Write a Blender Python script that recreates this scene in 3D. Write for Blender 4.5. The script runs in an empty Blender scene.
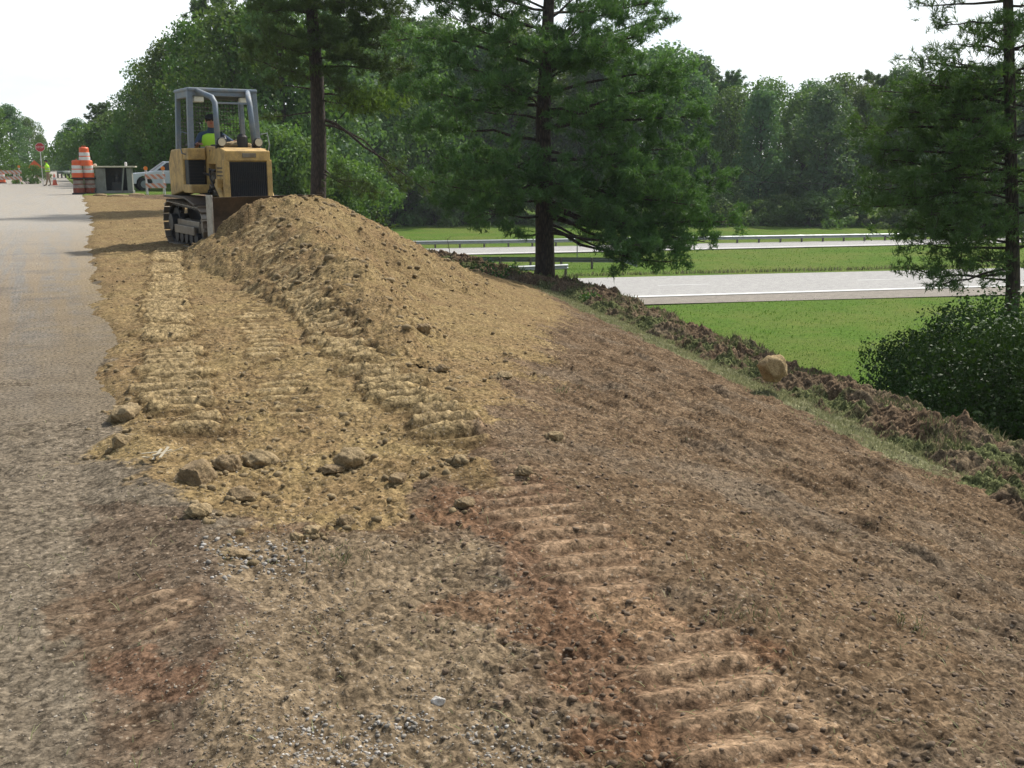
import bpy, math, random
import numpy as np
from mathutils import Vector, Matrix
sc = bpy.context.scene
COL = sc.collection
R = math.radians
rng = np.random.default_rng(11)
random.seed(11)

# ------------------------------------------------------------------ camera
CAMH, FPX, YAW, PITCH = 1.6, 1050.0, R(23.3), R(11.88)
cam_d = bpy.data.cameras.new('camera'); cam = bpy.data.objects.new('camera', cam_d); COL.objects.link(cam)
cam.location = (0, 0, CAMH); cam.rotation_euler = (R(90) - PITCH, 0, -YAW)
cam_d.sensor_width = 36; cam_d.lens = FPX / 1024 * 36; cam_d.clip_end = 6000; cam_d.clip_start = 0.05
sc.camera = cam
CM = cam.rotation_euler.to_matrix()
def ray(px, py): return CM @ Vector(((px - 512) / FPX, (384 - py) / FPX, -1))
def gp(px, py, z=0.0):                      # measured point of the photograph at height z
    r = ray(px, py); t = (z - CAMH) / r.z
    return Vector((r.x * t, r.y * t, z))
def dp(px, py, d):                          # ... at ground distance d along the view
    r = ray(px, py); h = math.hypot(r.x, r.y); t = d / h
    return Vector((r.x * t, r.y * t, CAMH + r.z * t))

# ------------------------------------------------------------------ helpers
def tag(o, label=None, cat=None, group=None, kind=None):
    if label: o['label'] = label
    if cat: o['category'] = cat
    if group: o['group'] = group
    if kind: o['kind'] = kind
    return o
def empty(name, loc=(0, 0, 0), rz=0, sc_=1.0):
    o = bpy.data.objects.new(name, None); COL.objects.link(o)
    o.location = loc; o.rotation_euler = (0, 0, rz); o.scale = (sc_,) * 3; o.empty_display_size = .2
    return o
def npmesh(name, V, F, mat, parent=None, smooth=False, bevel=0):
    """V (n,3); F: int array (m,k) or list of index lists"""
    me = bpy.data.meshes.new(name)
    if isinstance(F, np.ndarray):
        V = np.asarray(V, dtype=np.float32); m, k = F.shape
        me.vertices.add(len(V)); me.vertices.foreach_set('co', V.ravel())
        me.loops.add(m * k); me.loops.foreach_set('vertex_index', F.astype(np.int32).ravel())
        me.polygons.add(m); me.polygons.foreach_set('loop_start', np.arange(0, m * k, k, dtype=np.int32))
        me.update(calc_edges=True)
    else:
        me.from_pydata([tuple(v) for v in V], [], F); me.update()
    if smooth: me.polygons.foreach_set('use_smooth', np.ones(len(me.polygons), dtype=bool))
    o = bpy.data.objects.new(name, me); COL.objects.link(o)
    if mat: me.materials.append(mat)
    if parent: o.parent = parent
    if bevel:
        b = o.modifiers.new('bevel', 'BEVEL'); b.width = bevel; b.segments = 2; b.limit_method = 'ANGLE'
    return o
class MB:
    def __init__(s): s.v = []; s.f = []
    def add(s, vs, fs):
        n = len(s.v); s.v += [Vector(v) for v in vs]; s.f += [[i + n for i in f] for f in fs]; return s
    def box(s, c, d, rot=None, taper=1.0):
        vs = []
        for z in (-.5, .5):
            t = taper if z > 0 else 1
            for x, y in ((-.5, -.5), (.5, -.5), (.5, .5), (-.5, .5)):
                v = Vector((x * d[0] * t, y * d[1] * t, z * d[2]))
                if rot is not None: v = rot @ v
                vs.append(v + Vector(c))
        return s.add(vs, [[3, 2, 1, 0], [4, 5, 6, 7], [0, 1, 5, 4], [1, 2, 6, 5], [2, 3, 7, 6], [3, 0, 4, 7]])
    def bar(s, a, b, w, h, up=(0, 0, 1)):
        a = Vector(a); b = Vector(b); d = b - a; L = d.length; y = d.normalized(); u = Vector(up)
        if abs(y.dot(u)) > .98: u = Vector((0, 1, 0))
        x = y.cross(u).normalized(); z = x.cross(y)
        m = Matrix((x, y, z)).transposed()
        return s.box((a + b) / 2, (w, L, h), m)
    def tube(s, pts, rad, n=8, cap=True):
        pts = [Vector(p) for p in pts]
        if not hasattr(rad, '__len__'): rad = [rad] * len(pts)
        rings = []; ref = Vector((0, 0, 1))
        for i, p in enumerate(pts):
            t = (pts[min(i + 1, len(pts) - 1)] - pts[max(i - 1, 0)]).normalized()
            if abs(t.dot(ref)) > .95: ref = Vector((1, 0, 0)) if abs(t.x) < .9 else Vector((0, 1, 0))
            x = t.cross(ref).normalized(); y = t.cross(x).normalized()
            rings.append([p + (x * math.cos(2 * math.pi * k / n) + y * math.sin(2 * math.pi * k / n)) * rad[i] for k in range(n)])
        vs = [v for r in rings for v in r]; fs = []
        for i in range(len(pts) - 1):
            for k in range(n):
                k2 = (k + 1) % n; fs.append([i * n + k, i * n + k2, (i + 1) * n + k2, (i + 1) * n + k])
        if cap: fs.append(list(range(n))[::-1]); fs.append([(len(pts) - 1) * n + k for k in range(n)])
        return s.add(vs, fs)
    def cyl(s, a, b, r, n=16): return s.tube([a, b], r, n)
    def lathe(s, prof, n=20, c=(0, 0, 0)):
        vs = []; fs = []; c = Vector(c)
        for r, z in prof:
            for k in range(n): vs.append(c + Vector((r * math.cos(2 * math.pi * k / n), r * math.sin(2 * math.pi * k / n), z)))
        for i in range(len(prof) - 1):
            for k in range(n):
                k2 = (k + 1) % n; fs.append([i * n + k, i * n + k2, (i + 1) * n + k2, (i + 1) * n + k])
        fs.append(list(range(n))[::-1]); fs.append([(len(prof) - 1) * n + k for k in range(n)])
        return s.add(vs, fs)
    def prism(s, poly, x0, x1, axis='x'):
        """poly of (y,z) extruded along x"""
        n = len(poly)
        if axis == 'x': vs = [(x0, p[0], p[1]) for p in poly] + [(x1, p[0], p[1]) for p in poly]
        else: vs = [(p[0], x0, p[1]) for p in poly] + [(p[0], x1, p[1]) for p in poly]
        fs = [list(range(n))[::-1], [n + i for i in range(n)]]
        for i in range(n): j = (i + 1) % n; fs.append([i, j, n + j, n + i])
        return s.add(vs, fs)
    def build(s, name, mat, parent=None, smooth=False, bevel=0):
        return npmesh(name, s.v, s.f, mat, parent, smooth, bevel)
def copy_tree(o, parent=None):
    c = o.copy(); COL.objects.link(c)
    if parent: c.parent = parent
    for ch in [x for x in o.children]: copy_tree(ch, c)
    return c

# ------------------------------------------------------------------ materials
def newmat(name):
    m = bpy.data.materials.new(name); m.use_nodes = True; nt = m.node_tree; nt.nodes.clear()
    out = nt.nodes.new('ShaderNodeOutputMaterial')
    return m, nt, out
def N(nt, t, **kw):
    n = nt.nodes.new(t)
    for k, v in kw.items():
        if k.startswith('i_'):
            key = k[2:]
            key = int(key) if key.isdigit() else key.replace('_', ' ')
            n.inputs[key].default_value = v
        else: setattr(n, k, v)
    return n
def c4(c): return (c[0], c[1], c[2], 1)
def noise(nt, vec, scale, detail=4, rough=.55, dist=0):
    n = N(nt, 'ShaderNodeTexNoise', i_Scale=scale, i_Detail=detail, i_Roughness=rough, i_Distortion=dist)
    nt.links.new(vec, n.inputs['Vector']); return n.outputs['Fac']
def ramp(nt, fac, stops):
    n = nt.nodes.new('ShaderNodeValToRGB'); e = n.color_ramp.elements
    while len(e) < len(stops): e.new(.5)
    for i, (p, c) in enumerate(stops):
        e[i].position = p; e[i].color = c4(c) if hasattr(c, '__len__') else (c, c, c, 1)
    nt.links.new(fac, n.inputs['Fac']); return n.outputs['Color']
def mix(nt, fac, a, b, mode='MIX'):
    n = N(nt, 'ShaderNodeMix', data_type='RGBA', blend_type=mode)
    for s, v in ((n.inputs['Factor'], fac), (n.inputs['A'], a), (n.inputs['B'], b)):
        if hasattr(v, 'is_output'): nt.links.new(v, s)
        elif hasattr(v, '__len__'): s.default_value = c4(v)
        else: s.default_value = v
    return n.outputs['Result']
def mth(nt, op, a, b=0.0, clamp=False):
    n = N(nt, 'ShaderNodeMath', operation=op, use_clamp=clamp)
    for s, v in ((n.inputs[0], a), (n.inputs[1], b)):
        if hasattr(v, 'is_output'): nt.links.new(v, s)
        else: s.default_value = v
    return n.outputs[0]
def grimy(name, col, rough=.5, metal=0, dirt=(.16, .11, .065), amt=.4, scale=4, bump=.15):
    """paint or metal with procedural dust, blotches and fine bump"""
    m, nt, out = newmat(name); b = N(nt, 'ShaderNodeBsdfPrincipled'); tc = N(nt, 'ShaderNodeTexCoord').outputs['Object']
    f = noise(nt, tc, scale, 6, .65); f2 = noise(nt, tc, scale * 9, 4, .6)
    msk = ramp(nt, f, [(.62 - amt * .35, 0.0), (.8, min(1, amt * 1.6))])
    c = mix(nt, msk, col, dirt); c = mix(nt, .35, c, ramp(nt, f2, [(.3, .35), (.7, .65)]), 'OVERLAY')
    nt.links.new(c, b.inputs['Base Color']); b.inputs['Metallic'].default_value = metal
    r = mth(nt, 'MULTIPLY_ADD', f, .5); r.node.inputs[2].default_value = rough - .2
    nt.links.new(r, b.inputs['Roughness'])
    bp = N(nt, 'ShaderNodeBump', i_Strength=bump, i_Distance=.01); nt.links.new(f2, bp.inputs['Height']); nt.links.new(bp.outputs[0], b.inputs['Normal'])
    nt.links.new(b.outputs[0], out.inputs['Surface']); return m
def leafmat(name, dark, light, trans=.3, island=True, big=.35):
    m, nt, out = newmat(name); g = N(nt, 'ShaderNodeNewGeometry'); tc = N(nt, 'ShaderNodeTexCoord'); oi = N(nt, 'ShaderNodeObjectInfo')
    f = ramp(nt, noise(nt, tc.outputs['Object'], big, 3, .6), [(.32, 0.0), (.68, 1.0)])
    r = mth(nt, 'MULTIPLY_ADD', g.outputs['Random Per Island'], .45); nt.links.new(mth(nt, 'MULTIPLY_ADD', f, 1.0), r.node.inputs[2])
    r = mth(nt, 'ADD', mth(nt, 'MULTIPLY', r, .8), -.05)
    c = ramp(nt, r, [(.15, dark), (.75, light)])
    hs = N(nt, 'ShaderNodeHueSaturation'); nt.links.new(c, hs.inputs['Color'])
    nt.links.new(mth(nt, 'ADD', mth(nt, 'MULTIPLY', oi.outputs['Random'], .05), .475), hs.inputs['Hue'])
    nt.links.new(mth(nt, 'ADD', mth(nt, 'MULTIPLY', oi.outputs['Random'], .5), .75), hs.inputs['Value'])
    d = N(nt, 'ShaderNodeBsdfPrincipled', i_Roughness=.55); d.inputs['Specular IOR Level'].default_value = .18
    t = N(nt, 'ShaderNodeBsdfTranslucent')
    nt.links.new(hs.outputs[0], d.inputs['Base Color'])
    tcol = mix(nt, 1.0, hs.outputs[0], (1.25, 1.3, .5), 'MULTIPLY'); nt.links.new(tcol, t.inputs['Color'])
    ms = N(nt, 'ShaderNodeMixShader', i_0=trans); nt.links.new(d.outputs[0], ms.inputs[1]); nt.links.new(t.outputs[0], ms.inputs[2])
    nt.links.new(ms.outputs[0], out.inputs['Surface']); return m
def barkmat(name, a, b_):
    m, nt, out = newmat(name); b = N(nt, 'ShaderNodeBsdfPrincipled', i_Roughness=.9); tc = N(nt, 'ShaderNodeTexCoord').outputs['Object']
    mp = N(nt, 'ShaderNodeMapping'); mp.inputs['Scale'].default_value = (1, 1, .25); nt.links.new(tc, mp.inputs[0])
    vo = N(nt, 'ShaderNodeTexVoronoi', i_Scale=14, feature='DISTANCE_TO_EDGE'); nt.links.new(mp.outputs[0], vo.inputs['Vector'])
    f = noise(nt, mp.outputs[0], 20, 5); k = mth(nt, 'MULTIPLY', ramp(nt, vo.outputs[0], [(0, 0.0), (.25, 1.0)]), f)
    nt.links.new(mix(nt, k, a, b_), b.inputs['Base Color'])
    bp = N(nt, 'ShaderNodeBump', i_Strength=.8, i_Distance=.03); nt.links.new(k, bp.inputs['Height']); nt.links.new(bp.outputs[0], b.inputs['Normal'])
    nt.links.new(b.outputs[0], out.inputs['Surface']); return m
M = {}
M['yellow'] = grimy('dozer_yellow', (.56, .36, .12), .65, 0, (.17, .12, .07), .62, 5)
M['rops'] = grimy('rops_paint', (.15, .19, .24), .5, 0, (.30, .28, .24), .5, 4)
M['darkmetal'] = grimy('dark_metal', (.03, .03, .033), .55, .3, (.12, .085, .055), .4, 4)
M['grille'] = grimy('radiator_black', (.012, .013, .016), .6, 0, (.05, .04, .03), .3, 6)
M['track'] = grimy('track_steel', (.22, .20, .17), .5, .6, (.20, .14, .085), .8, 6)
M['blade'] = grimy('blade_steel', (.045, .036, .03), .5, .4, (.15, .10, .06), .6, 2.5)
M['bladeedge'] = grimy('blade_edge', (.45, .43, .40), .4, .7, (.2, .14, .09), .5, 5)
M['rubber'] = grimy('rubber', (.02, .02, .02), .8, 0, (.12, .09, .06), .4, 6)
M['lamp'] = grimy('lamp_glass', (.75, .72, .62), .25, 0, (.4, .33, .25), .3, 8)
M['orange'] = grimy('barrel_orange', (.72, .115, .03), .5, 0, (.35, .15, .08), .35, 5)
M['oldorange'] = grimy('old_orange', (.30, .055, .025), .7, 0, (.07, .04, .03), .8, 4)
M['white'] = grimy('reflective_white', (.68, .66, .64), .45, 0, (.35, .28, .22), .3, 5)
M['oldwhite'] = grimy('old_white', (.32, .26, .23), .6, 0, (.1, .07, .06), .7, 4)
M['galv'] = grimy('galvanised', (.29, .32, .32), .45, .35, (.22, .2, .17), .35, 1.5)
M['galvdark'] = grimy('galvanised_dull', (.17, .18, .17), .6, .2, (.1, .09, .07), .5, 1.5)
M['post'] = grimy('timber_post', (.13, .11, .09), .85, 0, (.08, .06, .05), .5, 5)
M['greybox'] = grimy('grey_concrete', (.22, .22, .20), .8, 0, (.12, .1, .08), .5, 3)
M['cream'] = grimy('cream_paint', (.55, .50, .38), .6, 0, (.3, .25, .2), .4, 4)
M['carwhite'] = grimy('car_white', (.72, .73, .74), .3, 0, (.5, .46, .4), .2, 2, .03)
M['glass'] = grimy('dark_glass', (.02, .025, .03), .3, 0, (.06, .06, .06), .2, 2, .02)
M['amber'] = grimy('amber_lens', (.75, .22, .03), .3, 0, (.3, .15, .08), .2, 8)
M['signred'] = grimy('sign_red', (.50, .03, .03), .5, 0, (.25, .06, .04), .2, 4)
M['pink'] = grimy('cone_faded', (.78, .20, .13), .55, 0, (.5, .25, .2), .3, 5)
M['vest'] = grimy('lime_vest', (.50, .88, .06), .8, 0, (.4, .6, .08), .25, 9)
M['stripe'] = grimy('silver_tape', (.6, .62, .6), .5, 0, (.4, .4, .4), .2, 9)
M['blue'] = grimy('blue_shirt', (.05, .08, .14), .9, 0, (.08, .09, .12), .3, 9)
M['darkcloth'] = grimy('dark_cloth', (.02, .022, .03), .9, 0, (.05, .05, .05), .3, 9)
M['khaki'] = grimy('khaki_cloth', (.30, .21, .14), .9, 0, (.2, .14, .1), .3, 9)
M['skin'] = grimy('skin', (.42, .19, .12), .55, 0, (.33, .15, .1), .2, 9, .05)
M['hair'] = grimy('hair', (.03, .02, .015), .8)
M['boot'] = grimy('boot_leather', (.04, .03, .022), .7)
M['seatvinyl'] = grimy('seat_vinyl', (.02, .02, .022), .6)
M['wire'] = grimy('wire', (.03, .03, .03), .6)
M['scrap'] = grimy('scrap_paper', (.45, .40, .30), .8, 0, (.35, .28, .18), .4, 20)
M['pinebark'] = barkmat('pine_bark', (.022, .015, .012), (.12, .082, .06))
M['bark'] = barkmat('bark', (.03, .024, .02), (.14, .12, .10))
M['pine'] = leafmat('pine_needles', (.008, .023, .011), (.088, .158, .050), .26, big=1.7)
M['pinelight'] = leafmat('pine_needles_pale', (.04, .075, .015), (.13, .19, .04), .3, big=.8)
M['leaf'] = leafmat('leaf_green', (.028, .062, .022), (.105, .180, .058), .36, big=.3)
M['leafcool'] = leafmat('leaf_cool', (.030, .064, .036), (.098, .162, .082), .36, big=.3)
M['leafbright'] = leafmat('leaf_bright', (.028, .055, .012), (.095, .16, .035), .3, big=.3)
M['bushleaf'] = leafmat('bush_leaf', (.006, .018, .004), (.032, .066, .013), .18, big=1.3)
M['weedleaf'] = leafmat('weed_leaf', (.03, .07, .02), (.07, .15, .04), .3)
M['twig'] = grimy('dry_twig', (.07, .05, .035), .9)
# ------------------------------------------------------------------ numpy noise
def _h(ix, iy, s):
    h = (ix.astype(np.uint32) * np.uint32(374761393) + iy.astype(np.uint32) * np.uint32(668265263) + np.uint32(s) * np.uint32(2246822519))
    h = (h ^ (h >> np.uint32(13))) * np.uint32(1274126177); return (h ^ (h >> np.uint32(16)))
def perlin(x, y, s=0):
    x0 = np.floor(x); y0 = np.floor(y); fx = x - x0; fy = y - y0; ix = x0.astype(np.int64); iy = y0.astype(np.int64)
    u = fx * fx * fx * (fx * (fx * 6 - 15) + 10); v = fy * fy * fy * (fy * (fy * 6 - 15) + 10)
    def g(i, j, dx, dy):
        a = (_h(ix + i, iy + j, s) & np.uint32(0xffff)).astype(np.float32) * (2 * math.pi / 65536)
        return np.cos(a) * dx + np.sin(a) * dy
    a = g(0, 0, fx, fy); b = g(1, 0, fx - 1, fy); c = g(0, 1, fx, fy - 1); d = g(1, 1, fx - 1, fy - 1)
    return ((a + (b - a) * u) * (1 - v) + (c + (d - c) * u) * v) * 1.4
def fbm(x, y, sc_, octv=4, s=0, gain=.5):
    r = 0; a = 1; f = 1 / sc_
    for o in range(octv): r = r + a * perlin(x * f, y * f, s + o); a *= gain; f *= 2.03
    return r
def clod(x, y, sc_, octv=3, s=0, gain=.55):      # lumpy, rounded bumps with sharp gaps
    r = 0; a = 1; f = 1 / sc_
    for o in range(octv): r = r + a * (np.abs(perlin(x * f, y * f, s + 30 + o)) * 2 - .45); a *= gain; f *= 2.1
    return r
def sst(a, b, x): t = np.clip((x - a) / (b - a), 0, 1); return t * t * (3 - 2 * t)
def polydist(x, y, pts):
    """distance to polyline, arc length at nearest point, side"""
    best = np.full(x.shape, 1e9, dtype=np.float32); arc = np.zeros_like(best); L = 0; side = np.zeros_like(best); tz = np.zeros_like(best)
    for a, b in zip(pts[:-1], pts[1:]):
        dx, dy = b[0] - a[0], b[1] - a[1]; l = math.hypot(dx, dy)
        t = np.clip(((x - a[0]) * dx + (y - a[1]) * dy) / (l * l), 0, 1)
        d = np.hypot(x - a[0] - t * dx, y - a[1] - t * dy); m = d < best
        best = np.where(m, d, best); arc = np.where(m, L + t * l, arc)
        side = np.where(m, np.sign((x - a[0]) * dy - (y - a[1]) * dx), side)
        if len(a) > 2: tz = np.where(m, a[2] + t * (b[2] - a[2]), tz)
        L += l
    return best, arc, side, tz
def insidepoly(x, y, poly):
    ins = np.zeros(x.shape, bool); n = len(poly)
    for i in range(n):
        a, b = poly[i], poly[(i + 1) % n]
        c = ((a[1] > y) != (b[1] > y)) & (x < (b[0] - a[0]) * (y - a[1]) / (b[1] - a[1] + 1e-12) + a[0]); ins ^= c
    return ins
def region(x, y, poly, soft):                     # 1 inside, 0 outside, soft edge
    d, _, _, _ = polydist(x, y, list(poly) + [poly[0]])
    return sst(-soft, soft, np.where(insidepoly(x, y, poly), d, -d))

# ------------------------------------------------------------------ terrain
WP = [(1300, 700, -1.7), (1080, 530, -1.8), (1024, 497, -1.85), (900, 440, -1.98), (780, 388, -2.15), (680, 345, -2.25), (590, 303, -2.3), (480, 277, -2.15), (400, 258, -1.95)]
WP = [gp(*w) for w in WP]; WP[0].z = -1.7
LOW = -5.0
wy = np.array([w.y for w in WP]); wx = np.array([w.x for w in WP]); wz = np.array([w.z for w in WP])
wy = np.concatenate([[-60], wy, [60, 90, 600]]); wx = np.concatenate([[8.0], wx, [13.5, 15, 15]]); wz = np.concatenate([[-1.7], wz, [-2, -2, -2]])
def base_z(x, y):
    xc = np.interp(y, [-50, 0, 5, 12, 20, 40, 60, 100], [2, 2.0, 2.2, 2.9, 4.2, 5.5, 8, 9]); xw = np.interp(y, wy, wx); zw = np.interp(y, wy, wz)
    t = np.clip((x - xc) / (xw - xc), 0, 1); z = zw * (t ** 1.18)
    t2 = (x - xw) / 8.5
    z = z + (LOW - zw) * sst(0.02, 1, t2) + np.where(t2 > 0, -.25 * np.exp(-((t2 - 1.05) / .25) ** 2), 0)
    z = z - sst(-10, -16, x) * 1.2
    z = z + np.where(x > xw, 1, 0) * fbm(x, y, 14, 2, 5) * .03 * sst(0, 6, x - xw)
    z = z + .035 - sst(.30, -.10, x - .023 * y + fbm(x, y, 1.9, 5, 77, .6) * .17) * .085 + sst(.8, .1, x) * sst(8.5, 5.0, y + fbm(x, y, 1.2, 3, 78) * 2.6 + x * .9 + fbm(x, y, .4, 2, 79)) * .085        # the pavement lies here, dirt spills onto its edge
    return z
# cleat lanes left by the tracks
def lane(pts, z=0): return [tuple(gp(p[0], p[1], p[2] if len(p) > 2 else z))[:2] for p in pts]
LANES = [(lane([(168, 250), (166, 320), (176, 400), (190, 452)]), .28, .125),
         (lane([(255, 262), (310, 315), (352, 360), (410, 405), (450, 440), (478, 462)]), .26, .13),
         (lane([(478, 470), (545, 520), (600, 575), (650, 625), (700, 690), (780, 768), (900, 900)], 0), .23, .032),
         (lane([(250, 285), (265, 350), (300, 430)]), .19, .05),
         (lane([(110, 590), (200, 760)]), .2, .025)]
RIDGE = [(3.1, 18.25, .90), (3.5, 18.3, 1.0), (3.95, 18.5, 1.02), (4.6, 19.6, .95), (5.3, 20.9, .58), (6.2, 22.6, -.05)]
RIDGE2 = [(3.9, 18.4, 1.0), (3.60, 17, .86), (3.30, 14, .56), (2.98, 11, .30), (2.68, 8.7, .10), (2.5, 6.8, -.10)]
def mound_z(x, y):
    z = np.full(x.shape, -9.0, dtype=np.float32)
    wx_ = x + fbm(x, y, 1.3, 3, 91) * .16; wy_ = y + fbm(x, y, 1.3, 3, 95) * .16
    for rp in (RIDGE, RIDGE2):
        d, a, s, tz = polydist(wx_, wy_, rp)
        if rp is RIDGE2: s = -s
        right = s < 0
        sl = np.where(right, .50, .75) if rp is RIDGE2 else 1.15 - .60 * sst(3.3, 4.4, x)
        top = .22                                                     # rounded crest
        zz = tz - sl * (np.sqrt(d * d + top * top) - top)
        z = np.maximum(z, zz)
    return z
def detail(x, y, dirt, sand, slope):
    r = np.hypot(x, y)
    d = fbm(x, y, .9, 3, 1) * .022 + clod(x, y, .28, 3, 4) * .010 + clod(x, y, .085, 3, 8) * .0085 * sst(30, 10, r)
    u_ = x * .93 + y * .37; v_ = y * .93 - x * .37
    d = d + slope * (fbm(u_ * 1.6, v_ * .32, .55, 4, 14) * .035 + np.maximum(0, perlin(u_ / .13, v_ / .42, 15) - .22) * .09 * sst(30, 10, r) - np.maximum(0, perlin(u_ / .18, v_ / .8, 16) - .25) * .10)          # scrapes run along the bank
    lumps = np.maximum(0, perlin(x / .16, y / .16, 21) - .36) * .08 + np.maximum(0, perlin(x / .06, y / .06, 23) - .32) * .05
    d = d + lumps * (.14 + .38 * sand)
    return d * dirt * 1.35
def lanes_z(x, y):
    z = 0; m = np.zeros(x.shape, dtype=np.float32)
    for pts, hw, amp in LANES:
        wob = fbm(x, y, .5, 2, 51) * .05
        d, a, s, _ = polydist(x + wob, y, pts)
        L = sum(math.hypot(q[0] - p[0], q[1] - p[1]) for p, q in zip(pts[:-1], pts[1:]))
        k = sst(hw * 1.1, hw * .65, d + fbm(x, y, .22, 3, 52) * .09) * sst(0, .3, a) * sst(L, L - .3, a) * sst(-.45, .15, fbm(x, y, .7, 3, 53) + .25 * (amp > .06) - .12 * (hw < .195) )
        # ridges are straight cleat prints, square to the lane's overall heading
        ux, uy = pts[-1][0] - pts[0][0], pts[-1][1] - pts[0][1]; ul = math.hypot(ux, uy)
        q = (x * ux + y * uy) / ul + fbm(x, y, .6, 2, 55) * .012
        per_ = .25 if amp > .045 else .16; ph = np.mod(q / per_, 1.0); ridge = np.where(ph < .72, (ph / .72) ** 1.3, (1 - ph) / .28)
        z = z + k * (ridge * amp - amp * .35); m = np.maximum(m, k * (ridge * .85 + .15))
    return z, m
g2 = lambda L, z=0: [tuple(gp(p[0], p[1], p[2] if len(p) > 2 else z))[:2] for p in L]
SAND = g2([(66, 192), (58, 215), (74, 250), (88, 290), (78, 335), (88, 385), (104, 430), (128, 480), (172, 520), (225, 540), (330, 546), (400, 535), (455, 500), (470, 465), (495, 430), (520, 395, -.2), (550, 355, -1.1), (572, 325, -1.6), (535, 292, -1.9), (400, 246, -1.9)]) + [(9, 42), (4, 50)]
GRAV = g2([(205, 545), (300, 552), (380, 545), (470, 560), (530, 640), (520, 700), (560, 900), (190, 900), (235, 740), (215, 640)])
DSOIL = g2([(90, 500), (170, 530), (215, 560), (230, 660), (235, 768), (190, 900), (40, 900), (95, 700), (70, 600)])
REDS = [(g2([(505, 500), (560, 540), (612, 590), (655, 640), (690, 660)]), .20), (g2([(480, 600), (570, 650), (640, 720)]), .10), (g2([(120, 678), (205, 690)]), .10), (g2([(455, 520), (520, 560), (560, 620)]), .12), (g2([(560, 735), (660, 760), (760, 800)]), .12)]
ORNG = [(g2([(545, 520), (590, 560), (640, 615), (660, 650)]), .15), (g2([(640, 640), (700, 690), (790, 768)]), .17)]
def masks(x, y):
    w = fbm(x, y, .7, 4, 60) * .22; w2 = fbm(x, y, .7, 4, 66) * .22
    X, Y = x + w, y + w2
    xw = np.interp(y, wy, wx)
    near = x < xw + .2
    sand = np.clip(region(X + w * .6, Y + w2 * .6, SAND, .18 + .5 * sst(2.2, 4, x)), 0, 1) * near
    grav = region(X, Y, GRAV, .15); ds = region(X, Y, DSOIL, .12)
    red = 0
    for p, hw in REDS: red = np.maximum(red, sst(hw * 1.7, hw * .3, polydist(X, Y, p)[0] - 0))
    org = 0
    for p, hw in ORNG: org = np.maximum(org, sst(hw * 1.8, hw * .3, polydist(X, Y, p)[0]))
    gr = np.maximum(sst(.0, .5, x - xw), sst(-9.2, -9.8, x)); gr = np.maximum(gr, sst(54, 60, y + w * 4) * sst(.6, 1.2, x))
    dry = sst(-2.0 - .1, -1.6, x - xw + w * 1.4) * sst(-.2, -.9, x - xw) * sst(6.5, 8.5, y) * sst(29, 22, y)
    shoulder = sst(.70, .1, X - .023 * y)
    return dict(sand=sand, grav=grav, ds=ds, red=red, org=org, grass=gr, dry=dry, sh=shoulder)
def surf(x, y):
    """base, mound, detail, masks"""
    b = base_z(x, y); mk = masks(x, y)
    xw = np.interp(y, wy, wx)
    dirt = 1 - mk['grass'] * .9; slope = sst(2.5, 4.5, x) * (1 - mk['grass']) * (1 - mk['sand'])
    dt = detail(x, y, dirt * (1 - .6 * mk['sh']), mk['sand'], slope); lz, lm = lanes_z(x, y)
    m = mound_z(x, y)
    extra = (clod(x, y, .5, 4, 70) * .045 + clod(x, y, .16, 3, 75) * .018)
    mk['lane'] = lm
    dt = dt * (1 - .75 * np.clip(lm * 4, 0, 1))
    return b, dt + lz * (1 - sst(.0, .25, m - b)), m, extra, mk
def ground_z(x, y):
    x = np.atleast_1d(np.asarray(x, float)); y = np.atleast_1d(np.asarray(y, float))
    b, dt, m, ex, mk = surf(x, y); return np.maximum(b + dt, m + dt + ex)
def gz(x, y): return float(ground_z(x, y)[0])
def hit(px, py, lo=2.0, hi=200):
    """where the photograph's line of sight first meets the built ground"""
    r = ray(px, py); h = math.hypot(r.x, r.y)
    ds = np.exp(np.linspace(math.log(lo), math.log(hi), 1500)); xs = r.x / h * ds; ys = r.y / h * ds; zs = CAMH + r.z / h * ds
    g = ground_z(xs, ys); k = np.argmax(zs <= g)
    return Vector((xs[k], ys[k], g[k]))

# polar sheet: fine in front of the viewer, coarse to the horizon
rr = [0.02, .5, 1.0, 1.4]
r_ = 1.75
while r_ < 3500:
    rr.append(r_)
    st = min(r_ * r_ / 1680 * 1.35, .0048 * r_) if r_ < 48 else r_ * (.010 if r_ < 160 else .05)
    r_ += st
rr = np.array(rr)
aa = np.concatenate([np.arange(-46, -34, .25), np.arange(-34, 34.01, .072), np.arange(34.25, 58, .25), np.arange(60, 314, 2.5)]) ; aa = np.radians(aa)
az = YAW + aa                                            # azimuth from +Y towards +X
GX = np.outer(rr, np.sin(az)); GY = np.outer(rr, np.cos(az)); nr, na = GX.shape
b_, dt_, m_, ex_, mk_ = surf(GX.ravel().astype(np.float64), GY.ravel().astype(np.float64))
farflat = sst(150, 400, np.hypot(GX, GY).ravel())
gzv = (b_ + dt_) * (1 - farflat) + (-4.8) * farflat
idx = np.arange(nr * na).reshape(nr, na); nx = np.roll(idx, -1, axis=1)
F = np.stack([idx[:-1], idx[1:], nx[1:], nx[:-1]], axis=-1).reshape(-1, 4)
V = np.stack([GX.ravel(), GY.ravel(), gzv], 1)
def setattrs(o, mk, sel=None):
    me = o.data; n = len(me.vertices)
    for nm, keys in (('ca', ('sand', 'grav', 'ds')), ('cb', ('red', 'org', 'lane')), ('cc', ('grass', 'dry', 'sh'))):
        a = me.attributes.new(nm, 'FLOAT_COLOR', 'POINT'); arr = np.ones((n, 4), dtype=np.float32)
        for i, k in enumerate(keys): arr[:, i] = mk[k] if sel is None else mk[k][sel]
        a.data.foreach_set('color', arr.ravel())

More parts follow.
